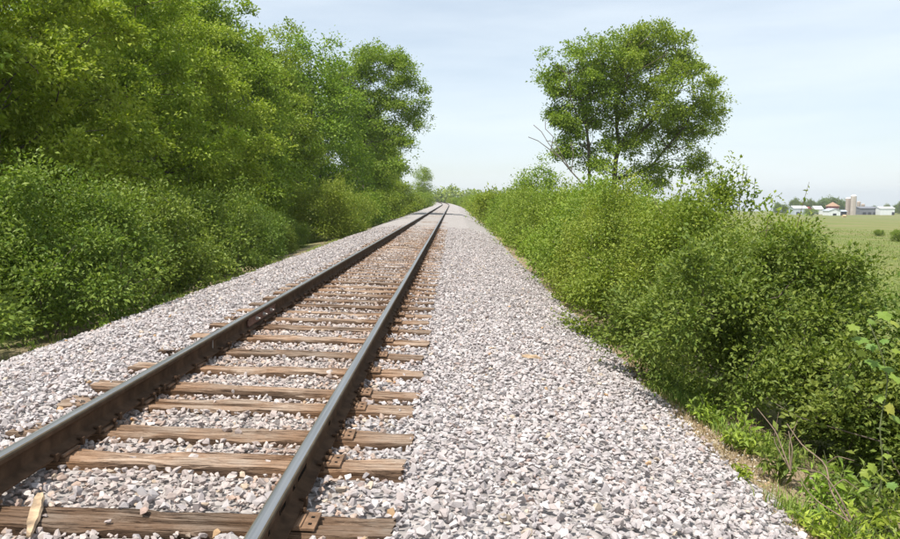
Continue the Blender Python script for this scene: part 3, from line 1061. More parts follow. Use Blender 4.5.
mid = [shrub_data(321, 1.9, 1.9, 2.6, 1100, 20, 0.075, 0.30, G_HEDGE, stems=50), shrub_data(322, 1.9, 1.8, 2.5, 1100, 20, 0.075, 0.30, G_SUN, stems=50),
       shrub_data(323, 1.8, 2.0, 2.7, 1000, 20, 0.08, 0.30, G_HEDGE, 6, stems=50)]
far_sh = [shrub_data(331, 2.2, 2.2, 2.7, 420, 16, 0.16, 0.5, G_HEDGE, stems=20), shrub_data(332, 2.2, 2.2, 2.6, 420, 16, 0.16, 0.5, G_SUN, stems=20)]
ys_ = [17.2, 20.4, 23.8, 27.6, 31.6, 36, 41, 46.5, 52.5, 59, 66, 74, 83, 93, 104, 116, 129, 143, 158, 174, 192, 210, 228, 247, 268, 290]
word = ['fifth', 'sixth', 'seventh', 'eighth', 'ninth', 'tenth']
for i, y in enumerate(ys_):
    x = 5.35 + r_.uniform(-0.15, 0.25) + float(cx(y)) + min(0.6, y * 0.006)
    d = mid[i % 3] if y < 48 else far_sh[i % 2]
    s = r_.uniform(0.98, 1.1)
    lab = (word[i] + ' yellow-green shrub from the camera along the right-hand hedge') if i < 6 else 'distant yellow-green shrub of the right hedge, beyond the tenth'
    place_plant('shrub', d, (x, y, gz(x, y)), r_.uniform(0, 6.28), (s, s, s * r_.uniform(1.0, 1.14)), lab, 'shrub', 'shrubs of the right-hand hedge')
# second row on the field side of the hedge
for i, (x, y, s) in enumerate([(7.2, 12.2, 0.58), (7.8, 15.5, 0.85), (8.2, 20, 0.98), (8.6, 26, 1.1), (9, 33, 1.1), (9.2, 42, 1.15), (9.5, 54, 1.2), (10, 70, 1.25), (10.5, 90, 1.3)]):
    d = mid[(i + 1) % 3] if y < 40 else far_sh[i % 2]
    place_plant('shrub', d, (x, y, gz(x, y)), r_.uniform(0, 6.28), s, 'green shrub in the back row of the right hedge, on the field side', 'shrub', 'back row of the right-hand hedge')


# leafy shoots standing up out of the hedge
def shoot_mesh(seed, pts, leaf, n, pal, spread=0.05):
    g = np.random.default_rng(seed)
    P = np.array(pts, float)
    t = np.linspace(0, 1, 14)
    k = np.linspace(0, 1, len(P))
    C = np.stack([np.interp(t, k, P[:, i]) for i in range(3)], 1)
    u = np.sort(g.uniform(0.15, 1, n))
    A = np.stack([np.interp(u, t, C[:, i]) for i in range(3)], 1)
    out = norm(g.normal(size=(n, 3)) + np.array([0, 0, 0.3]))
    V, F, T = foliage_arrays(A, out, 2, 0.004, leaf, g, pal[0], pal[1], 0.62, 0.8)
    par = np.arange(-1, len(C) - 1)
    rad = np.linspace(0.006, 0.0018, len(C))
    Vt, Ft = tubes(C, par, rad, 5)
    ts = np.tile(np.array([0.13, 0.10, 0.06]), (len(Vt), 1))
    return np_mesh('shoot', np.concatenate([V, Vt]), np.concatenate([F, Ft + len(V)]), np.concatenate([T, ts]))


def img_pt(px, py, y):
    """place in the world seen at a photo position, at forward distance y (planning only)"""
    return Vector((CAM.x + (px - 453) * y / FPX, y, CAM.z - (py - 198.5) * y / FPX))


def add_shoot(par, pts, seed, leaf=0.045, n=16):
    me = shoot_mesh(seed, [p - par.location for p in pts], leaf, n, G_SUN)
    me.materials.append(M['leaf'])
    o = link('shoot', me, None, par)


H3, H2 = hedge[2], hedge[1]
for k, (ax, ay, bx2, by2) in enumerate([(730, 215, 712, 158), (738, 215, 733, 165), (726, 215, 700, 172), (742, 218, 745, 180), (748, 218, 752, 178), (722, 215, 722, 175), (735, 212, 740, 168), (700, 212, 690, 180), (675, 205, 682, 165), (733, 205, 725, 170), (736, 205, 744, 172), (728, 208, 708, 182), (740, 208, 760, 190), (716, 212, 706, 190), (750, 212, 768, 196)]):
    p0, p1 = img_pt(ax, ay, 10.6), img_pt(bx2, by2, 10.3)
    add_shoot(H3, [p0, p0.lerp(p1, 0.5) + Vector((0.03, 0, 0.03)), p1], 900 + k, 0.055, 15)
for k, (ax, ay, bx2, by2, y) in enumerate([(792, 255, 806, 182, 8.4), (790, 255, 778, 215, 8.5), (765, 240, 772, 200, 8.6)]):
    p0, p1 = img_pt(ax, ay, y), img_pt(bx2, by2, y)
    add_shoot(H2, [p0, p0.lerp(p1, 0.5) + Vector((-0.02, 0, 0.0)), p1], 940 + k, 0.042, 12)

# --- left shrubs
left_defs = [
    (401, -5.2, 8.2, 1.55, 1.45, 2.55, 1400, 22, 0.070, 0.26, G_LEFT, 'large green shrub cut by left edge, nearest on that side'),
    (402, -5.0, 11.7, 1.75, 1.50, 3.0, 1700, 22, 0.070, 0.26, G_LEFT, 'tall bushy shrub second nearest on the left, its dark foot over the gravel'),
    (403, -5.0, 15.6, 1.60, 1.42, 2.40, 1200, 22, 0.072, 0.27, G_LEFT, 'rounded green shrub third nearest on the left side'),
    (404, -5.1, 19.8, 1.7, 1.5, 2.35, 1200, 20, 0.080, 0.29, G_LEFT, 'broad green shrub fourth nearest on the left side'),
]
for sd, x, y, rx, ry, h, nc, npl, lf, cl, pal, lab in left_defs:
    d = shrub_data(sd, rx, ry, h, nc, npl, lf, cl, pal, skirt=0.12)
    place_plant('shrub', d, (x, y, gz(x, y)), 0, 1, lab, 'shrub', 'shrubs along the left of the track')
d4 = d
for x, y, s, pr, lab in [(-5.2, 24.3, 0.86, d4, 'low green shrub fifth on the left, in front of the dark trees'), (-5.5, 28.5, 0.6, d4, 'small dark shrub left of the bright rounded bush, nearer of two'), (-5.9, 33.0, 0.6, d4, 'small dark shrub left of the bright rounded bush, farther of two'),
                         (-4.85, 38, 1.2, mid[0], 'bright rounded bush standing out at the left gravel edge'), (-4.9, 43.5, 0.95, mid[2], 'smaller bush just beyond the bright rounded bush'),
                         (-5.0, 54, 0.9, far_sh[1], 'dark bush under the overhanging tall tree'), (-4.9, 66, 0.95, far_sh[0], 'distant bush at the left gravel edge, under the trees'),
                         (-5.0, 80, 1.0, far_sh[1], 'distant bush at the left gravel edge, under the trees'), (-4.9, 96, 1.0, far_sh[0], 'distant bush at the left gravel edge, under the trees'),
                         (-5.0, 114, 1.05, far_sh[0], 'distant bush at the left gravel edge, under the trees'), (-4.9, 135, 1.1, far_sh[0], 'last pale bushes at the left before the track bends'),
                         (-5.0, 155, 1.2, far_sh[0], 'last pale bushes at the left before the track bends'), (-5.4, 178, 1.2, far_sh[0], 'last pale bushes at the left before the track bends')]:
    place_plant('shrub', pr, (x, y, gz(x, y)), r_.uniform(0, 6.28), (s, s, s), lab, 'shrub', 'shrubs along the left of the track')

# --- left trees
tp_near = tree_data(501, 4.6, 10.5, 6200, 16, 0.118, 0.22, G_YEL, 0.14, 20, 150, n_b=185, rb=0.66, fill=0.06)
tp_b = tree_data(502, 4.4, 11.0, 4600, 15, 0.130, 0.27, G_YEL, 0.12, 18, 130, n_b=160, rb=0.70, fill=0.06)
tp_c = tree_data(503, 4.8, 12.5, 3600, 14, 0.16, 0.34, G_SUN, 0.12, 18, 120, n_b=140, rb=0.80, fill=0.06)
tp_d = tree_data(504, 5.0, 14.0, 2000, 17, 0.20, 0.55, G_SUN, 0.10, 16, 100)
_k = 68.0 / FPX
_b = Vector((-6.6, 68.0, gz(-6.6, 68.0)))


def ol(px, py, dy, rx_, rz_):
    p = img_pt(px, py, 68.0)
    return (p.x - _b.x, dy, p.z - _b.z, rx_ * _k, rx_ * _k, rz_ * _k)


tp_over = tree_data(505, 6.4, 16.6, 3800, 16, 0.19, 0.40, G_SUN, limbs=140, n_b=170, rb=1.0, fill=0.06,
                    lobes=[ol(384, 76, 0, 26, 24), ol(406, 98, 0, 19, 19), ol(394, 128, 0, 24, 24), ol(372, 62, 1, 20, 16), ol(358, 92, 0, 28, 28), ol(402, 156, -1, 16, 18), ol(372, 158, 0, 26, 30), ol(344, 118, 1, 28, 36), ol(412, 118, 1, 13, 13), ol(396, 66, 1, 12, 12)])
TREES = [(-10.4, 12.5, tp_near, 1.06, 0.3, 'leafy bright green tree filling upper left corner, nearest of the left trees'),
         (-9.8, 18.0, tp_near, 0.98, 2.3, 'bright yellow-green tree second nearest in the left row'),
         (-9.8, 24.0, tp_b, 1.0, 1.0, 'dense yellow-green tree third nearest in the left row'),
         (-9.8, 30.0, tp_b, 0.97, 4.0, 'rounded yellow-green tree fourth nearest in the left row, low over the shrubs'),
         (-10.4, 37.0, tp_c, 1.03, 0.5, 'tall green tree fifth nearest in the left row'),
         (-10.2, 45.0, tp_c, 1.0, 2.6, 'green tree sixth nearest in the left row'),
         (-8.8, 54.0, tp_d, 1.02, 1.2, 'green tree seventh nearest in the left row, just before the overhanging one'),
         (-6.6, 68.0, tp_over, 1.0, 0.0, 'tallest dark green tree whose crown leans out towards the track'),
         (-8.0, 80.0, tp_d, 0.95, 3.0, 'far tree in the left row hidden behind the leaning one'),
         (-8.6, 95.0, tp_d, 0.9, 4.4, 'far tree in the left row hidden behind the leaning one'),
         (-9.0, 112.0, tp_d, 0.85, 5.3, 'far tree in the left row hidden behind the leaning one'),
         (-10.0, 134.0, tp_d, 0.7, 5.9, 'far tree in the left row hidden behind the leaning one')]
for x, y, d, s, rz, lab in TREES:
    place_plant('tree', d, (x, y, gz(x, y)), rz, s, lab, 'tree', 'trees along the left of the track', ('crown', 'trunk'))
for x, y, d, s, rz in [(-16, 17, tp_b, 1.2, 0.2), (-15, 26, tp_c, 1.15, 1.9), (-15.5, 36, tp_d, 1.08, 0.1), (-15, 47, tp_d, 1.05, 2.8), (-15, 60, tp_d, 1.1, 4.1), (-15, 76, tp_d, 1.1, 5.1)]:
    place_plant('tree', d, (x, y, gz(x, y)), rz, s, 'tall tree in the second row behind the left trees', 'tree', 'second row of trees on the left', ('crown', 'trunk'))

# --- the lone trees on the right
TX, TY = 15.2, 54.0


def im_lobe(px, py, dy, rpx, rpz, ry):
    p = img_pt(px, py + 7, TY + dy)
    k = (TY + dy) / FPX
    return (p.x - TX, dy, p.z - gz(TX, TY), rpx * k, ry, rpz * k)


lobes = [im_lobe(650, 60, 0, 42, 34, 4.0), im_lobe(615, 62, -1, 34, 30, 3.4), im_lobe(676, 84, 0, 36, 34, 3.6), im_lobe(692, 112, 0.5, 24, 24, 2.8), im_lobe(692, 142, 0, 19, 16, 2.2),
         im_lobe(640, 100, -2, 40, 26, 3.0), im_lobe(600, 95, 0, 28, 26, 2.8), im_lobe(660, 120, 2, 38, 22, 3.0), im_lobe(672, 152, 0, 30, 16, 2.4), im_lobe(625, 135, 0, 26, 18, 2.4), im_lobe(645, 168, 0, 26, 12, 1.8),
         im_lobe(690, 165, 0, 16, 10, 1.6), im_lobe(636, 40, 0, 34, 16, 3.0), im_lobe(672, 46, 0, 26, 18, 3.0), im_lobe(700, 160, 0, 12, 16, 1.4), im_lobe(655, 176, -1, 18, 9, 1.4), im_lobe(618, 84, -1.5, 26, 26, 2.4), im_lobe(622, 112, -1, 22, 18, 2.0), im_lobe(706, 100, 0, 14, 18, 1.8), im_lobe(604, 168, -1, 12, 14, 1.2)]
lone = tree_data(601, 6, 14, 4000, 16, 0.17, 0.36, G_SUN, lobes=lobes, limbs=150, shell=0.36, inner=0.3, n_b=250, rb=0.80, fill=0.06)


def trunk_from(name, pts_chain, tips, g, r_tip):
    N, Pa, Ra = skeleton(pts_chain[0][0], tips, g, r_tip, 2.35, 0.4, pts_chain[1:])
    return N, Pa, Ra


def lp(px, py, dy=0.0):
    p = img_pt(px, py, TY + dy)
    return (p.x - TX, dy, p.z - gz(TX, TY))


gg = np.random.default_rng(61)
P_, o2 = lobe_points(lobes, 170, gg, 0.55, 0.3)
b0 = lp(614, 192); b0 = (b0[0], 0, -0.3)
chain = [(b0, None), (lp(613, 180), 0), (lp(614, 160), 1), (lp(617, 148), 2), (lp(614, 130), 3), (lp(613, 108), 4), (lp(618, 80), 5), (lp(630, 140), 3), (lp(648, 124), 7), (lp(665, 98), 8), (lp(672, 75), 9),
         (lp(632, 176, 0.4), 1), (lp(650, 166, 0.5), 11), (lp(664, 148, 0.4), 12), (lp(680, 130, 0.4), 13), (lp(640, 110, -0.6), 8), (lp(646, 80, -0.6), 15)]
N, Pa, Ra = trunk_from('t', chain, P_, gg, 0.025)
Vt, Ft = tubes(N, Pa, Ra, 7)
tk = np_mesh('trunk', Vt, Ft, smooth=True); tk.materials.append(M['bark'])
place_plant('tree', (lone[0], tk), (TX, TY, gz(TX, TY)), 0, 1, 'large lone tree with forked trunk and broad crown behind right hedge', 'tree', None, ('crown', 'trunk'))
# slimmer companion on its left
lobes2 = [im_lobe(572, 62, -2, 24, 26, 2.4), im_lobe(562, 92, -2, 20, 20, 2.2), im_lobe(590, 50, -2, 24, 20, 2.4), im_lobe(556, 112, -2, 15, 12, 1.8), im_lobe(582, 112, -2, 26, 18, 2.0), im_lobe(592, 82, -2, 24, 24, 2.2),
          im_lobe(570, 140, -2, 16, 13, 1.5), im_lobe(597, 150, -2, 14, 16, 1.4), im_lobe(552, 76, -2, 12, 14, 1.6)]
comp = tree_data(602, 4, 13, 1700, 16, 0.17, 0.34, G_SUN, lobes=lobes2, limbs=80, shell=0.36, inner=0.3, n_b=85, rb=0.72, fill=0.06)
gg = np.random.default_rng(62)
P_, o2 = lobe_points(lobes2, 80, gg, 0.55, 0.3)
b0 = lp(588, 190, -2); b0 = (b0[0], -2, -0.3)
chain = [(b0, None), (lp(588, 170, -2), 0), (lp(587, 150, -2), 1), (lp(584, 125, -2), 2), (lp(581, 105, -2), 3), (lp(578, 80, -2), 4), (lp(576, 120, -2), 3), (lp(568, 100, -2), 6), (lp(590, 90, -2), 4)]
N, Pa, Ra = trunk_from('t', chain, P_, gg, 0.020)
Vt, Ft = tubes(N, Pa, Ra, 6)
tk = np_mesh('trunk', Vt, Ft, smooth=True); tk.materials.append(M['bark'])
place_plant('tree', (comp[0], tk), (TX, TY, gz(TX, TY)), 0, 1, 'slim tree with thin straight trunk left against the lone tree', 'tree', None, ('crown', 'trunk'))

# bare dead limb leaning out to the left
dp = [img_pt(a, b - 6, 50) for a, b in ((584, 192), (570, 178), (560, 166), (548, 156), (538, 148), (529, 143))]
par = [-1, 0, 1, 2, 3, 4]
br = [((560, 166), [(548, 150), (540, 138), (533, 130)]), ((548, 156), [(552, 144), (546, 136), (545, 128)]), ((570, 178), [(560, 160), (556, 150), (548, 146)]), ((566, 172), [(572, 158), (570, 150)])]
nodes = [np.array(p) for p in dp]
for root_, tips in br:
    q0 = np.array(img_pt(root_[0], root_[1] - 6, 50))
    j = int(np.argmin([np.linalg.norm(q0 - n_) for n_ in nodes[:6]]))
    for k, t_ in enumerate(tips):
        par.append(j if k == 0 else len(nodes) - 1)
        nodes.append(np.array(img_pt(t_[0], t_[1] - 6, 50)) + np.array([0, 0.3 * k, 0]))
nodes = np.array(nodes) + np.random.default_rng(5).normal(size=(len(nodes), 3)) * 0.07; par = np.array(par)
base_ = nodes[0].copy(); base_[2] = gz(base_[0], 50)
nodes = np.vstack([base_[None], nodes]); par = np.concatenate([[-1], par + 1])
acc = np.zeros(len(nodes)); cc = np.bincount(par[1:], minlength=len(nodes)); acc[cc == 0] = 0.026 ** 2.1
for i in range(len(nodes) - 1, 0, -1): acc[par[i]] += acc[i]
Vt, Ft = tubes(nodes, par, acc ** (1 / 2.1), 6)
dead = link('dead_tree', np_mesh('dead_tree', Vt, Ft, smooth=True), M['dead'])
tag(dead, 'bare grey leafless dead tree leaning left beside the lone tree', 'dead tree')
# saplings by the lone tree
sap = shrub_data(341, 1.5, 1.5, 4.3, 420, 18, 0.12, 0.4, G_SUN, stems=30)
x_ = CAM.x + (535 - 453) * 42 / FPX
place_plant('shrub', sap, (x_, 42, gz(x_, 42)), 0, 1.06, 'small rounded sapling rising above the hedge below the dead tree', 'shrub')

# --- far vegetation
wood_pts, wood_out = [], []
g = np.random.default_rng(71)
xs_ = np.linspace(-260, 225, 125)
V_, F_, C_ = [], [], []
nb = 0
for i, x in enumerate(xs_):
    y = 520 + 40 * math.sin(x * 0.013) + g.uniform(-20, 20) + max(0, x - 60) * 0.9
    hgt = g.uniform(9, 13.5); r0 = g.uniform(5, 8)
    z0 = ground_pt(x, y) - 0.8
    lob = [(x, y - 1, z0 + 2.0, r0, r0, 3.0), (x, y, z0 + hgt * 0.45, r0, r0, hgt * 0.5), (x + g.uniform(-3, 3), y - 2, z0 + hgt * 0.7, r0 * 0.6, r0 * 0.6, hgt * 0.32)]
    P, o = lobe_points(lob, 72, g, 0.4)
    V, F, C = foliage_arrays(P, norm(o + np.array([0, 0, 0.4])), 7, 2.2, 1.7, g, G_SUN[0], G_SUN[1], 0.75)
    V_.append(V); F_.append(F + nb); C_.append(C); nb += len(V)
fw = link('far_wood', np_mesh('far_wood', np.concatenate(V_), np.concatenate(F_), np.concatenate(C_)), M['leaf'])
tag(fw, 'hazy far-off wood along the horizon beyond the bend of the track', 'wood', kind='stuff')

# tree standing out at the bend on the left
bend = tree_data(606, 4.0, 11, 620, 20, 0.22, 0.75, G_SUN, 0.16, 12, 80)
place_plant('tree', bend, (-6.6, 196, gz(-6.6, 196)), 0.5, 1.0, 'small thin-crowned tree standing by the bend of the track', 'tree', None, ('crown', 'trunk'))

# ------------------------------------------------------------------ the farm
FD = 560.0
K = FD / FPX


def fx(px, d=FD): return CAM.x + (px - 453) * d / FPX
def fz(py, d=FD): return CAM.z - (py - 198.5) * d / FPX


M['white'] = simple('white_siding', (0.74, 0.75, 0.76), 0.6, 0.06, 0.6)
M['red'] = simple('red_barn_board', (0.34, 0.06, 0.045), 0.75, 0.25, 0.8)
M['shingle'] = simple('brown_shingle', (0.33, 0.205, 0.125), 0.85, 0.15, 1.2)
M['grey'] = simple('grey_metal', (0.17, 0.175, 0.20), 0.6, 0.12, 0.5)
M['galv'] = simple('galvanised_roof', (0.50, 0.55, 0.60), 0.5, 0.08, 0.5, 0.2)
M['silo'] = simple('silo_stave', (0.40, 0.33, 0.28), 0.85, 0.12, 0.4)
M['silo_lt'] = simple('silo_concrete', (0.48, 0.42, 0.37), 0.85, 0.10, 0.4)
M['dark'] = simple('dark_opening', (0.025, 0.025, 0.028), 0.8, 0.1, 1)
M['glass'] = simple('window_glass', (0.04, 0.05, 0.06), 0.15, 0.1, 1)


def gable_building(px0, px1, py_eave, py_ridge, py_base, depth, wall, roof, label, cat, ridge_along=True, doors=(), windows=(), d=FD, end_mat=None):
    x0, x1 = fx(px0, d), fx(px1, d)
    w = x1 - x0
    cxm = (x0 + x1) / 2
    zb = min(fz(py_base, d), ground_pt(cxm, d)) - 0.4
    ze, zr = fz(py_eave, d) - zb, fz(py_ridge, d) - zb
    root = empty('farm_building', (cxm, d, zb))
    tag(root, label, cat)
    m = MB()
    hw, hd = w / 2, depth / 2
    if ridge_along:
        m.add([(-hw, -hd, 0), (hw, -hd, 0), (hw, hd, 0), (-hw, hd, 0), (-hw, -hd, ze), (hw, -hd, ze), (hw, hd, ze), (-hw, hd, ze), (-hw, 0, zr), (hw, 0, zr)],
              [(0, 1, 5, 4), (1, 2, 6, 9, 5), (2, 3, 7, 6), (3, 0, 4, 8, 7)])
        m.build('wall', wall, root)
        r = MB(); o = 0.4; t = 0.15
        for s in (-1, 1):
            sl = (zr - ze) / hd
            r.add([(-hw - o, s * (hd + o), ze - sl * o), (hw + o, s * (hd + o), ze - sl * o), (hw + o, 0, zr + 0.05), (-hw - o, 0, zr + 0.05),
                   (-hw - o, s * (hd + o), ze - sl * o + t), (hw + o, s * (hd + o), ze - sl * o + t), (hw + o, 0, zr + t + 0.05), (-hw - o, 0, zr + t + 0.05)],
                  [(0, 1, 2, 3), (4, 7, 6, 5), (0, 4, 5, 1), (2, 6, 7, 3), (1, 5, 6, 2), (0, 3, 7, 4)])
        r.build('roof', roof, root)
    else:
        m.add([(-hw, -hd, 0), (hw, -hd, 0), (hw, hd, 0), (-hw, hd, 0), (-hw, -hd, ze), (hw, -hd, ze), (hw, hd, ze), (-hw, hd, ze), (0, -hd, zr), (0, hd, zr)],
              [(0, 1, 5, 8, 4), (1, 2, 6, 5), (2, 3, 7, 9, 6), (3, 0, 4, 7)])
        m.build('wall', wall, root)
        r = MB(); o = 0.4; t = 0.15
        for s in (-1, 1):
            sl = (zr - ze) / hw
            r.add([(s * (hw + o), -hd - o, ze - sl * o), (s * (hw + o), hd + o, ze - sl * o), (0, hd + o, zr + 0.05), (0, -hd - o, zr + 0.05),
                   (s * (hw + o), -hd - o, ze - sl * o + t), (s * (hw + o), hd + o, ze - sl * o + t), (0, hd + o, zr + t + 0.05), (0, -hd - o, zr + t + 0.05)],
                  [(0, 1, 2, 3), (4, 7, 6, 5), (0, 4, 5, 1), (2, 6, 7, 3), (1, 5, 6, 2), (0, 3, 7, 4)])
        r.build('roof', roof, root)
    for (f, dw, dh) in doors:
        b = MB(); b.box((-hw + f * w, -hd - 0.05, dh / 2 + 0.4), (dw, 0.12, dh)); b.build('door', M['dark'], root)
    for (f, z, ww, wh) in windows:
        b = MB(); b.box((-hw + f * w, -hd - 0.04, z), (ww, 0.1, wh)); b.build('window', M['glass'], root)
    return root


gable_building(789.5, 802.5, 208.2, 206.0, 211.5, 9, M['galv'], M['white'], 'long white-roofed shed at the left end of the far farm', 'shed', True, ((0.3, 2.2, 2.2),))
gable_building(802.7, 808.5, 209.0, 207.0, 211.5, 6, M['red'], M['red'], 'small red shed with dark doorway in the far farm', 'shed', False, ((0.5, 2.2, 1.6),))
gable_building(810.8, 818.5, 209.0, 206.2, 211.3, 8, M['white'], M['white'], 'white farm building with pale roof left of the red barn', 'farm building', True, ((0.3, 1.8, 1.0),), d=575)
gable_building(823.8, 835.3, 210.6, 208.5, 213.2, 9, M['white'], M['galv'], 'pale blue-roofed gabled shed in front of the red barn', 'shed', False, ((0.5, 2.6, 1.6),), d=540)
gable_building(835.5, 842.5, 211.3, 210.2, 213.2, 6, M['dark'], M['galv'], 'low dark open shed beside the silos', 'shed', True, d=541)
gable_building(853.8, 874.3, 208.2, 206.8, 212.6, 12, M['grey'], M['grey'], 'long dark grey barn right of the silos', 'barn', True, ((0.2, 2.5, 2.0), (0.45, 2.5, 2.0), (0.7, 2.5, 2.0)), d=570)
gable_building(874.6, 888.6, 208.4, 206.9, 212.9, 9, M['white'], M['white'], 'long bright white barn at the right of the far farm', 'barn', True, ((0.9, 2.0, 2.2),), d=562)

# red barn with brown pyramid roof
d_ = 580.0
x0, x1 = fx(824, d_), fx(836.6, d_)
zb = ground_pt((x0 + x1) / 2, d_) - 0.3
root = tag(empty('red_barn', ((x0 + x1) / 2, d_, zb)), 'many-sided red barn with brown pointed roof in the far farm', 'barn')
hw = (x1 - x0) / 2
ze, zp = fz(205.9, d_) - zb, fz(201.9, d_) - zb
b = MB(); b.cyl((0, 0, 0), (0, 0, ze), hw * 0.95, hw * 0.95, 12); b.build('wall', M['red'], root)
b = MB(); b.cyl((0, 0, ze - 0.2), (0, 0, zp - 0.5), hw * 1.12, 0.7, 12); rf = b.build('roof', M['shingle'], root)
b = MB(); b.cyl((0, 0, zp - 0.6), (0, 0, zp), 0.65, 0.05, 8); b.build('cupola', M['shingle'], rf)
for k in range(5):
    a = -math.pi / 2 + (k - 2) * math.pi / 6
    b = MB(); b.box((0, 0, 0), (1.1, 0.16, 1.2), Matrix.Rotation(a + math.pi / 2, 3, 'Z'))
    o_ = b.build('window', M['white'], root); o_.location = (math.cos(a) * hw * 0.94, math.sin(a) * hw * 0.94, ze * 0.66)


def silo(px0, px1, py_top, py_base, dome, mat, label, d):
    x0, x1 = fx(px0, d), fx(px1, d)
    r = (x1 - x0) / 2
    zb = ground_pt((x0 + x1) / 2, d) - 0.3
    h = fz(py_top, d) - zb
    root = tag(empty('silo', ((x0 + x1) / 2, d, zb)), label, 'silo', 'silos of the far farm')
    n = 24
    b = MB(); b.cyl((0, 0, 0), (0, 0, h - r * 0.55), r, r, n); b.build('wall', mat, root, smooth=False)
    dm = MB()
    for k in range(4):
        a0, a1 = k * math.pi / 8, (k + 1) * math.pi / 8
        dm.cyl((0, 0, h - r * 0.55 + math.sin(a0) * r * 0.55), (0, 0, h - r * 0.55 + math.sin(a1) * r * 0.55), r * 1.02 * math.cos(a0), max(0.02, r * 1.02 * math.cos(a1)), n, False)
    dm.build('dome', dome, root, smooth=True)
    for k in range(1, 8):
        bb = MB(); bb.cyl((0, 0, h * 0.9 * k / 8), (0, 0, h * 0.9 * k / 8 + 0.12), r + 0.05, r + 0.05, n); bb.build('hoop', M['silo_lt'], root)
    ch = MB(); ch.box((-r * 0.5, -r * 0.95, h * 0.45), (0.6, 0.6, h * 0.9)); ch.build('chute', mat, root)


silo(843.2, 848.0, 197.4, 213, M['white'], M['silo'], 'shorter front silo with white dome, left of the tallest', 556)
silo(848.2, 853.4, 194.9, 213, M['white'], M['silo_lt'], 'tallest pale silo with white dome top', 552)
silo(854.3, 857.8, 201.4, 212, M['silo'], M['silo'], 'brown silo rising behind the grey barn, next to the tallest', 600)
silo(858.7, 862.2, 203.7, 212, M['silo'], M['silo'], 'lowest brown silo behind the grey barn', 605)

far_tr = [tree_data(610, 6.5, 9.5, 260, 16, 0.8, 1.7, G_DEEP, 0.10, 10, 25, shell=0.4), tree_data(611, 5.5, 9.0, 220, 16, 0.8, 1.6, G_DEEP, 0.10, 10, 25, shell=0.4)]
spots = [(776, 203, 620), (783, 204, 615), (793, 199, 640), (800, 201, 640), (808, 200, 640), (815, 202, 640), (821, 199, 640), (827, 196.5, 650), (834, 199, 650), (841, 199.5, 640), (872, 206, 640), (884, 204, 640), (893, 205, 650), (900, 200.5, 600), (910, 199, 590), (922, 199, 600), (936, 201, 610), (952, 200, 610)]
fl = ['far dark tree behind the leafy hedge shoot, left of the farm', 'far dark tree second from the left end of the farm', 'far tree above the white-roofed long shed', 'far tree above the right end of the white-roofed shed',
      'far tree above the small red shed', 'far tree above the white farm building', 'far tree just left of the many-sided red barn', 'tallest far tree, right behind the red barn roof', 'far tree at the right shoulder of the red barn',
      'far dark tree between the red barn and the silos', 'small far tree behind the grey barn', 'far tree above the bright white barn', 'far tree just right of the bright white barn', 'large dark tree at the right edge level with the white barn']
for i, (px, py, d) in enumerate(spots):
    x = fx(px, d); zb = gz(x, d); h = fz(py, d) - zb
    s = h / 9.5
    place_plant('tree', far_tr[i % 2], (x, d, zb), i * 1.7, (s * 0.78, s * 0.78, s), fl[i] if i < len(fl) else 'dark tree beyond the right edge of the photo, past the farm', 'tree', 'trees around the far farm', ('crown', 'trunk'))
# shrubs in the field
for px, pyb, hpx, d, lab in [(808, 217.5, 6.5, 460, 'dark low shrub in the field in front of the white-roofed shed'), (878, 240, 6.5, 100, 'small pale green shrub alone in the middle of the field'),
                             (899, 252, 12, 82, 'small green shrub in the field at the right edge'), (893, 238, 4, 105, 'tiny low shrub right of the lone field shrub')]:
    x = fx(px, d); z = gz(x, d); s = hpx * d / FPX / 2.7
    place_plant('shrub', far_sh[0], (x, d, z), d, (s * (1.3 if d > 300 else 1.0),) * 2 + (s,), lab, 'shrub', 'shrubs out in the field')
# straw-coloured bale in the field
x = fx(842.3, 430); b = MB(); b.cyl((x - 0.9, 430, ground_pt(x, 430) + 0.7), (x + 0.9, 430, ground_pt(x, 430) + 0.7), 0.85, 0.85, 18)
tag(b.build('hay_bale', simple('straw', (0.55, 0.40, 0.22), 0.9, 0.25, 4), None, 0.08), 'small tan round bale lying in the field below the silos', 'hay bale')


# ------------------------------------------------------------------ verge: grass, weeds, twigs, pebbles
def grass_mesh(name, X, Y, zf, h0, h1, g, ca, cb, blades=7, w=0.004, spread=0.06):
    idx = np.repeat(np.arange(len(X)), blades); n = len(idx)
    bx_ = X[idx] + g.normal(size=n) * spread; by_ = Y[idx] + g.normal(size=n) * spread
    bz = zf(bx_, by_) - 0.01
    a = g.uniform(0, 6.28, n); lean = g.uniform(0.1, 0.8, n); h = g.uniform(h0, h1, n)
    dx, dy = np.cos(a), np.sin(a)
    p = np.stack([bx_, by_, bz], 1); up = np.array([0, 0, 1.0])
    dr = np.stack([dx, dy, 0 * dx], 1); sd = np.stack([-dy, dx, 0 * dx], 1) * (w * g.uniform(0.6, 1.5, n))[:, None]
    m_ = p + up * (h * 0.6)[:, None] + dr * (h * lean * 0.3)[:, None]; t_ = p + up * h[:, None] * (1 - 0.3 * lean)[:, None] + dr * (h * lean)[:, None]
    V = np.stack([p - sd, p + sd, m_ + sd * 0.8, m_ - sd * 0.8, t_ + sd * 0.1, t_ - sd * 0.1], 1).reshape(-1, 3)
    q = np.arange(n)[:, None] * 6
    F = np.concatenate([q + np.array([[0, 1, 2, 3]]), q + np.array([[3, 2, 4, 5]])])
    t = g.random(n)[:, None]; c = np.array(ca) * (1 - t) + np.array(cb) * t
    me = np_mesh(name, V, F, np.repeat(c, 6, 0)); me.materials.append(M['grass'])
    return me


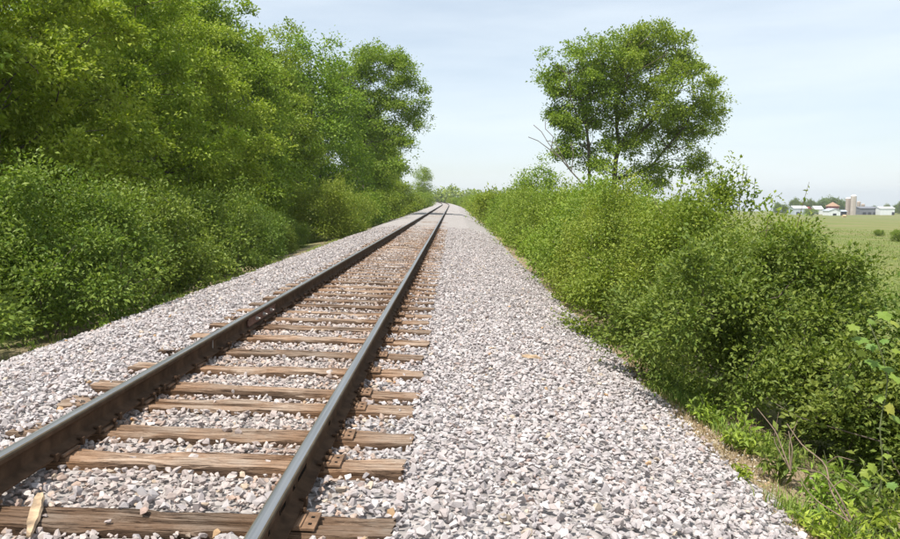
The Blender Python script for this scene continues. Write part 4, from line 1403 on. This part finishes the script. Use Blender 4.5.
g = np.random.default_rng(81)
n = 1100
Yg = g.uniform(3.2, 9.5, n); Xg = 3.88 + np.abs(g.normal(0, 0.36, n)) + 0.10 * np.sin(Yg * 2.3) - 0.04 * np.clip(5.2 - Yg, 0, 2)
kp = (vnoise(Xg * 2.6, Yg * 2.6, 4) > 0.52)
tag(link('grass', grass_mesh('grass', Xg[kp], Yg[kp], ground_z, 0.05, 0.20, g, (0.10, 0.16, 0.03), (0.22, 0.26, 0.06), 9)), 'short green grass on bank between gravel and right hedge', 'grass', kind='stuff')
n = 520
Yg = g.uniform(3.1, 9.5, n); Xg = 3.62 + np.abs(g.normal(0, 0.42, n))
tag(link('dead_grass', grass_mesh('dead_grass', Xg, Yg, ground_z, 0.02, 0.11, g, (0.15, 0.105, 0.06), (0.33, 0.26, 0.155), 7, 0.003, 0.09)), 'matted dead straw on the dirt strip beside the right gravel', 'dead grass', kind='stuff')
n = 900
Yg = g.uniform(6, 34, n); Xg = -3.55 - np.abs(g.normal(0, 0.28, n))
kp = vnoise(Xg * 2, Yg * 1.1, 14) > 0.5
tag(link('grass', grass_mesh('grass', Xg[kp], Yg[kp], ground_z, 0.06, 0.24, g, (0.10, 0.15, 0.03), (0.24, 0.24, 0.07), 8, 0.006)), 'thin grass along left gravel edge under the shrubs', 'grass', kind='stuff')
n = 3000
Yg = 24 + 110 * g.random(n) ** 1.6; Xg = CAM.x + Yg * g.uniform(0.44, 0.72, n)
tag(link('grass', grass_mesh('grass', Xg, Yg, ground_z, 0.07, 0.24, g, (0.10, 0.14, 0.026), (0.21, 0.215, 0.075), 6, 0.022, 0.5)), 'rough meadow grass of the open field', 'grass', kind='stuff')
# tan pebbles washed onto the dirt
n = 5200
Yp = g.uniform(3.0, 9.0, n); Xp = 3.45 + np.abs(g.normal(0.05, 0.34, n))
szp = 0.5 * np.exp(g.uniform(np.log(0.012), np.log(0.05), n))
bp_, pw_ = PALETTE.copy(), PW.copy()
PALETTE = np.array([[0.48, 0.40, 0.30], [0.40, 0.30, 0.20], [0.56, 0.49, 0.40], [0.33, 0.25, 0.18], [0.5, 0.47, 0.44], [0.46, 0.33, 0.19]])
tag(link('pebbles', stones_mesh('pebbles', PRO_B, Xp, Yp, ground_z(Xp, Yp) + szp * 0.2, szp, g.integers(0, 6, n), g), M['stone'], ground), kind='stuff')
PALETTE = bp_


def weed(seed, x, y, h, r, n, leaf, pal, label, group=None, name='weed'):
    g = np.random.default_rng(seed)
    z = ground_pt(x, y)
    root = tag(empty(name, (x, y, z)), label, 'weed', group)
    Vs, Fs, Ts, nb = [], [], [], 0
    St, Sf, sbn = [], [], 0
    for k in range(n):
        a = g.uniform(0, 6.28); rr = r * math.sqrt(g.random())
        tip = np.array([math.cos(a) * rr * 1.3, math.sin(a) * rr * 1.3, h * g.uniform(0.6, 1.1)])
        b0 = np.array([math.cos(a) * 0.004, math.sin(a) * 0.004, -0.01])
        t = np.linspace(0, 1, 6)[:, None]
        C = b0 + (tip - b0) * t
        u = g.uniform(0.2, 1.0, 9)[:, None]
        A = b0 + (tip - b0) * u
        V, F, T = foliage_arrays(A, norm(g.normal(size=(9, 3)) + np.array([0, 0, 0.2])), 2, leaf * 0.5, leaf, g, pal[0], pal[1], 0.38, 0.9)
        Vs.append(V); Fs.append(F + nb); Ts.append(T); nb += len(V)
        Vt, Ft = tubes(C, np.arange(-1, 5), np.linspace(0.003, 0.0012, 6), 4)
        St.append(Vt); Sf.append(Ft + sbn); sbn += len(Vt)
    link('leaves', np_mesh('leaves', np.concatenate(Vs), np.concatenate(Fs), np.concatenate(Ts)), M['leaf'], root)
    link('stalks', np_mesh('stalks', np.concatenate(St), np.concatenate(Sf)), M['stem'], root)
    return root


W_ = [(3.68, 5.15, 0.13, 0.07, 9, 0.05, G_YEL, 'small bright yellow-green weed alone at the gravel edge'),
      (3.98, 6.6, 0.26, 0.2, 14, 0.07, G_SUN, 'leafy weed clump at the foot of the second shrub, left end of the bank'),
      (4.02, 5.9, 0.30, 0.2, 14, 0.07, G_SUN, 'leafy weed clump in the middle of the right bank'),
      (4.05, 5.35, 0.40, 0.16, 12, 0.075, G_BUSH, 'tall upright weed on the right bank before the dark hollow'),
      (4.10, 4.75, 0.34, 0.18, 12, 0.075, G_SUN, 'weed clump among the dry twigs'),
      (3.95, 4.35, 0.22, 0.2, 14, 0.06, G_YEL, 'low weed clump at the bottom right beside the tan pebbles'),
      (4.25, 4.15, 0.34, 0.22, 16, 0.07, G_SUN, 'dense weed clump in the bottom right corner'),
      (4.48, 4.75, 0.30, 0.26, 18, 0.07, G_BUSH, 'shaded weed clump under the nearest shrub, behind the dry branch'),
      (4.42, 5.2, 0.28, 0.26, 18, 0.07, G_BUSH, 'shaded weed clump at the mouth of the dark hollow'),
      (4.62, 4.35, 0.32, 0.26, 18, 0.07, G_SUN, 'weed clump at the very right edge below the vine'),
      (3.90, 7.6, 0.25, 0.2, 14, 0.065, G_BUSH, 'dark weed clump where the hedge meets the gravel')]
for k, w in enumerate(W_):
    weed(700 + k, *w, group='weeds on the right bank')
for k, (x, y, h) in enumerate([(-3.62, 8.9, 0.22), (-3.6, 10.6, 0.26)]):
    weed(730 + k, x, y, h, 0.12, 9, 0.06, G_YEL, ('light green weed at left gravel edge, nearer of two', 'light green weed at left gravel edge, farther of two')[k], 'weeds on the left gravel edge')


def curve_tube(name, mat, chains, label, cat, parent=None):
    Vs, Fs, nb = [], [], 0
    for pts, r0, r1 in chains:
        P = np.array([list(p) for p in pts])
        t = np.linspace(0, 1, 14); k = np.linspace(0, 1, len(P))
        C = np.stack([np.interp(t, k, P[:, i]) for i in range(3)], 1)
        C[1:-1] = (C[:-2] + 2 * C[1:-1] + C[2:]) / 4
        Vt, Ft = tubes(C, np.arange(-1, 13), np.linspace(r0, r1, 14), 5)
        Vs.append(Vt); Fs.append(Ft + nb); nb += len(Vt)
    o = link(name, np_mesh(name, np.concatenate(Vs), np.concatenate(Fs), smooth=True), mat, parent)
    if label: tag(o, label, cat)
    return o


ip = img_pt
curve_tube('dry_branch', M['twig'], [
    ([ip(864, 532, 4.25), ip(842, 498, 4.4), ip(838, 470, 4.5), ip(812, 452, 4.65), ip(795, 428, 4.8)], 0.007, 0.003),
    ([ip(866, 530, 4.25), ip(850, 500, 4.3), ip(835, 480, 4.5), ip(806, 474, 4.6)], 0.006, 0.002),
    ([ip(838, 470, 4.5), ip(848, 462, 4.4), ip(866, 467, 4.3)], 0.004, 0.002),
    ([ip(842, 498, 4.4), ip(856, 486, 4.35), ip(872, 498, 4.3)], 0.004, 0.002),
    ([ip(864, 532, 4.25), ip(832, 512, 4.35), ip(818, 498, 4.5), ip(808, 480, 4.6)], 0.005, 0.002)],
    'arching dry brown branch over the bank at bottom right', 'branch')
curve_tube('dry_branch', M['twig'], [
    ([ip(801, 478, 5.0), ip(802, 455, 5.0), ip(797, 436, 5.1)], 0.006, 0.003), ([ip(801, 478, 5.0), ip(798, 448, 5.1), ip(806, 424, 5.1)], 0.005, 0.002),
    ([ip(801, 478, 5.0), ip(784, 436, 5.15), ip(764, 412, 5.3)], 0.006, 0.003), ([ip(801, 478, 5.0), ip(782, 446, 5.2), ip(786, 416, 5.2)], 0.004, 0.002)],
    'upright bare twigs at the foot of the hedge behind the weeds', 'branch')
curve_tube('dry_branch', M['twig'], [([Vector((-3.55, 11.6, -0.42)), Vector((-3.5, 11.7, -0.2)), Vector((-3.56, 11.9, -0.02))], 0.006, 0.002), ([Vector((-3.55, 11.6, -0.42)), Vector((-3.40, 11.68, -0.18)), Vector((-3.3, 11.8, 0.02))], 0.004, 0.002),
                                     ([Vector((-3.55, 11.6, -0.42)), Vector((-3.62, 11.5, -0.06))], 0.004, 0.002)], 'small bare grey twig standing at left gravel edge', 'branch')

# vine with large lobed leaves at the right edge
outline = [(0, 0), (0.18, -0.06), (0.42, -0.04), (0.36, 0.12), (0.62, 0.20), (0.50, 0.34), (0.60, 0.56), (0.36, 0.54), (0.22, 0.72), (0.10, 0.78), (0, 1.02)]
pts2 = outline + [(-x, y) for x, y in reversed(outline[1:-1])]
lm = []
for k in range(4):
    q = np.random.default_rng(840 + k)
    bm = bmesh.new()
    c = bm.verts.new((0, 0.36, 0.03))
    vs = [bm.verts.new((x + q.normal() * 0.015, y + q.normal() * 0.015, -0.25 * x * x - 0.10 * (y - 0.3) ** 2 + q.normal() * 0.02)) for x, y in pts2]
    for i in range(len(vs)):
        bm.faces.new((c, vs[i], vs[(i + 1) % len(vs)]))
    me = bpy.data.meshes.new('leaf'); bm.to_mesh(me); bm.free()
    a = me.color_attributes.new('tint', 'FLOAT_COLOR', 'POINT')
    col = [(0.13, 0.18, 0.03), (0.17, 0.205, 0.035), (0.20, 0.21, 0.04), (0.10, 0.155, 0.03)][k]
    a.data.foreach_set('color', np.tile(np.array([*col, 1.0], np.float32), len(me.vertices)))
    me.materials.append(M['leaf']); lm.append(me)
vroot = tag(empty('vine', ip(893, 505, 4.35)), 'climbing vine with large yellow-green lobed leaves at right edge', 'vine')
stem_pts = [ip(893, 505, 4.35), ip(897, 470, 4.3), ip(888, 430, 4.3), ip(898, 385, 4.3), ip(884, 345, 4.3), ip(872, 322, 4.35)]
st = curve_tube('stem', M['stem'], [([p - vroot.location for p in stem_pts], 0.005, 0.003)], None, None, vroot)
leafs = [(876, 345), (890, 340), (866, 338), (900, 350), (880, 362), (893, 368), (904, 378), (872, 320), (860, 326), (886, 312), (898, 322), (884, 470), (893, 482), (880, 488), (900, 460), (878, 476), (905, 490), (897, 408), (906, 420), (886, 398), (903, 340), (868, 352)]
rr = random.Random(9)
for k, (px, py) in enumerate(leafs):
    o = link('leaf', lm[rr.randrange(4)], None, vroot)
    p = ip(px, py, 4.22 + rr.uniform(-0.08, 0.1)) - vroot.location
    o.location = p
    s = rr.uniform(0.045, 0.085)
    o.scale = (s, s, s)
    o.rotation_euler = (R(rr.uniform(-60, -20)), R(rr.uniform(-25, 25)), R(rr.uniform(125, 235)))

# ------------------------------------------------------------------ air
hz = MB(); hz.box((0, 1200, -12.5), (5200, 2640, 75))
haze = hz.build('haze', None)
hm = bpy.data.materials.new('haze_air'); hm.use_nodes = True
hn, hl = hm.node_tree.nodes, hm.node_tree.links
hn.clear()
ho = hn.new('ShaderNodeOutputMaterial'); hv = hn.new('ShaderNodeVolumePrincipled')
hv.inputs['Color'].default_value = (0.86, 0.92, 1.0, 1); hv.inputs['Density'].default_value = 0.00022; hv.inputs['Anisotropy'].default_value = 0.2
hl.new(hv.outputs['Volume'], ho.inputs['Volume'])
haze.data.materials.append(hm)
tag(haze, kind='stuff')
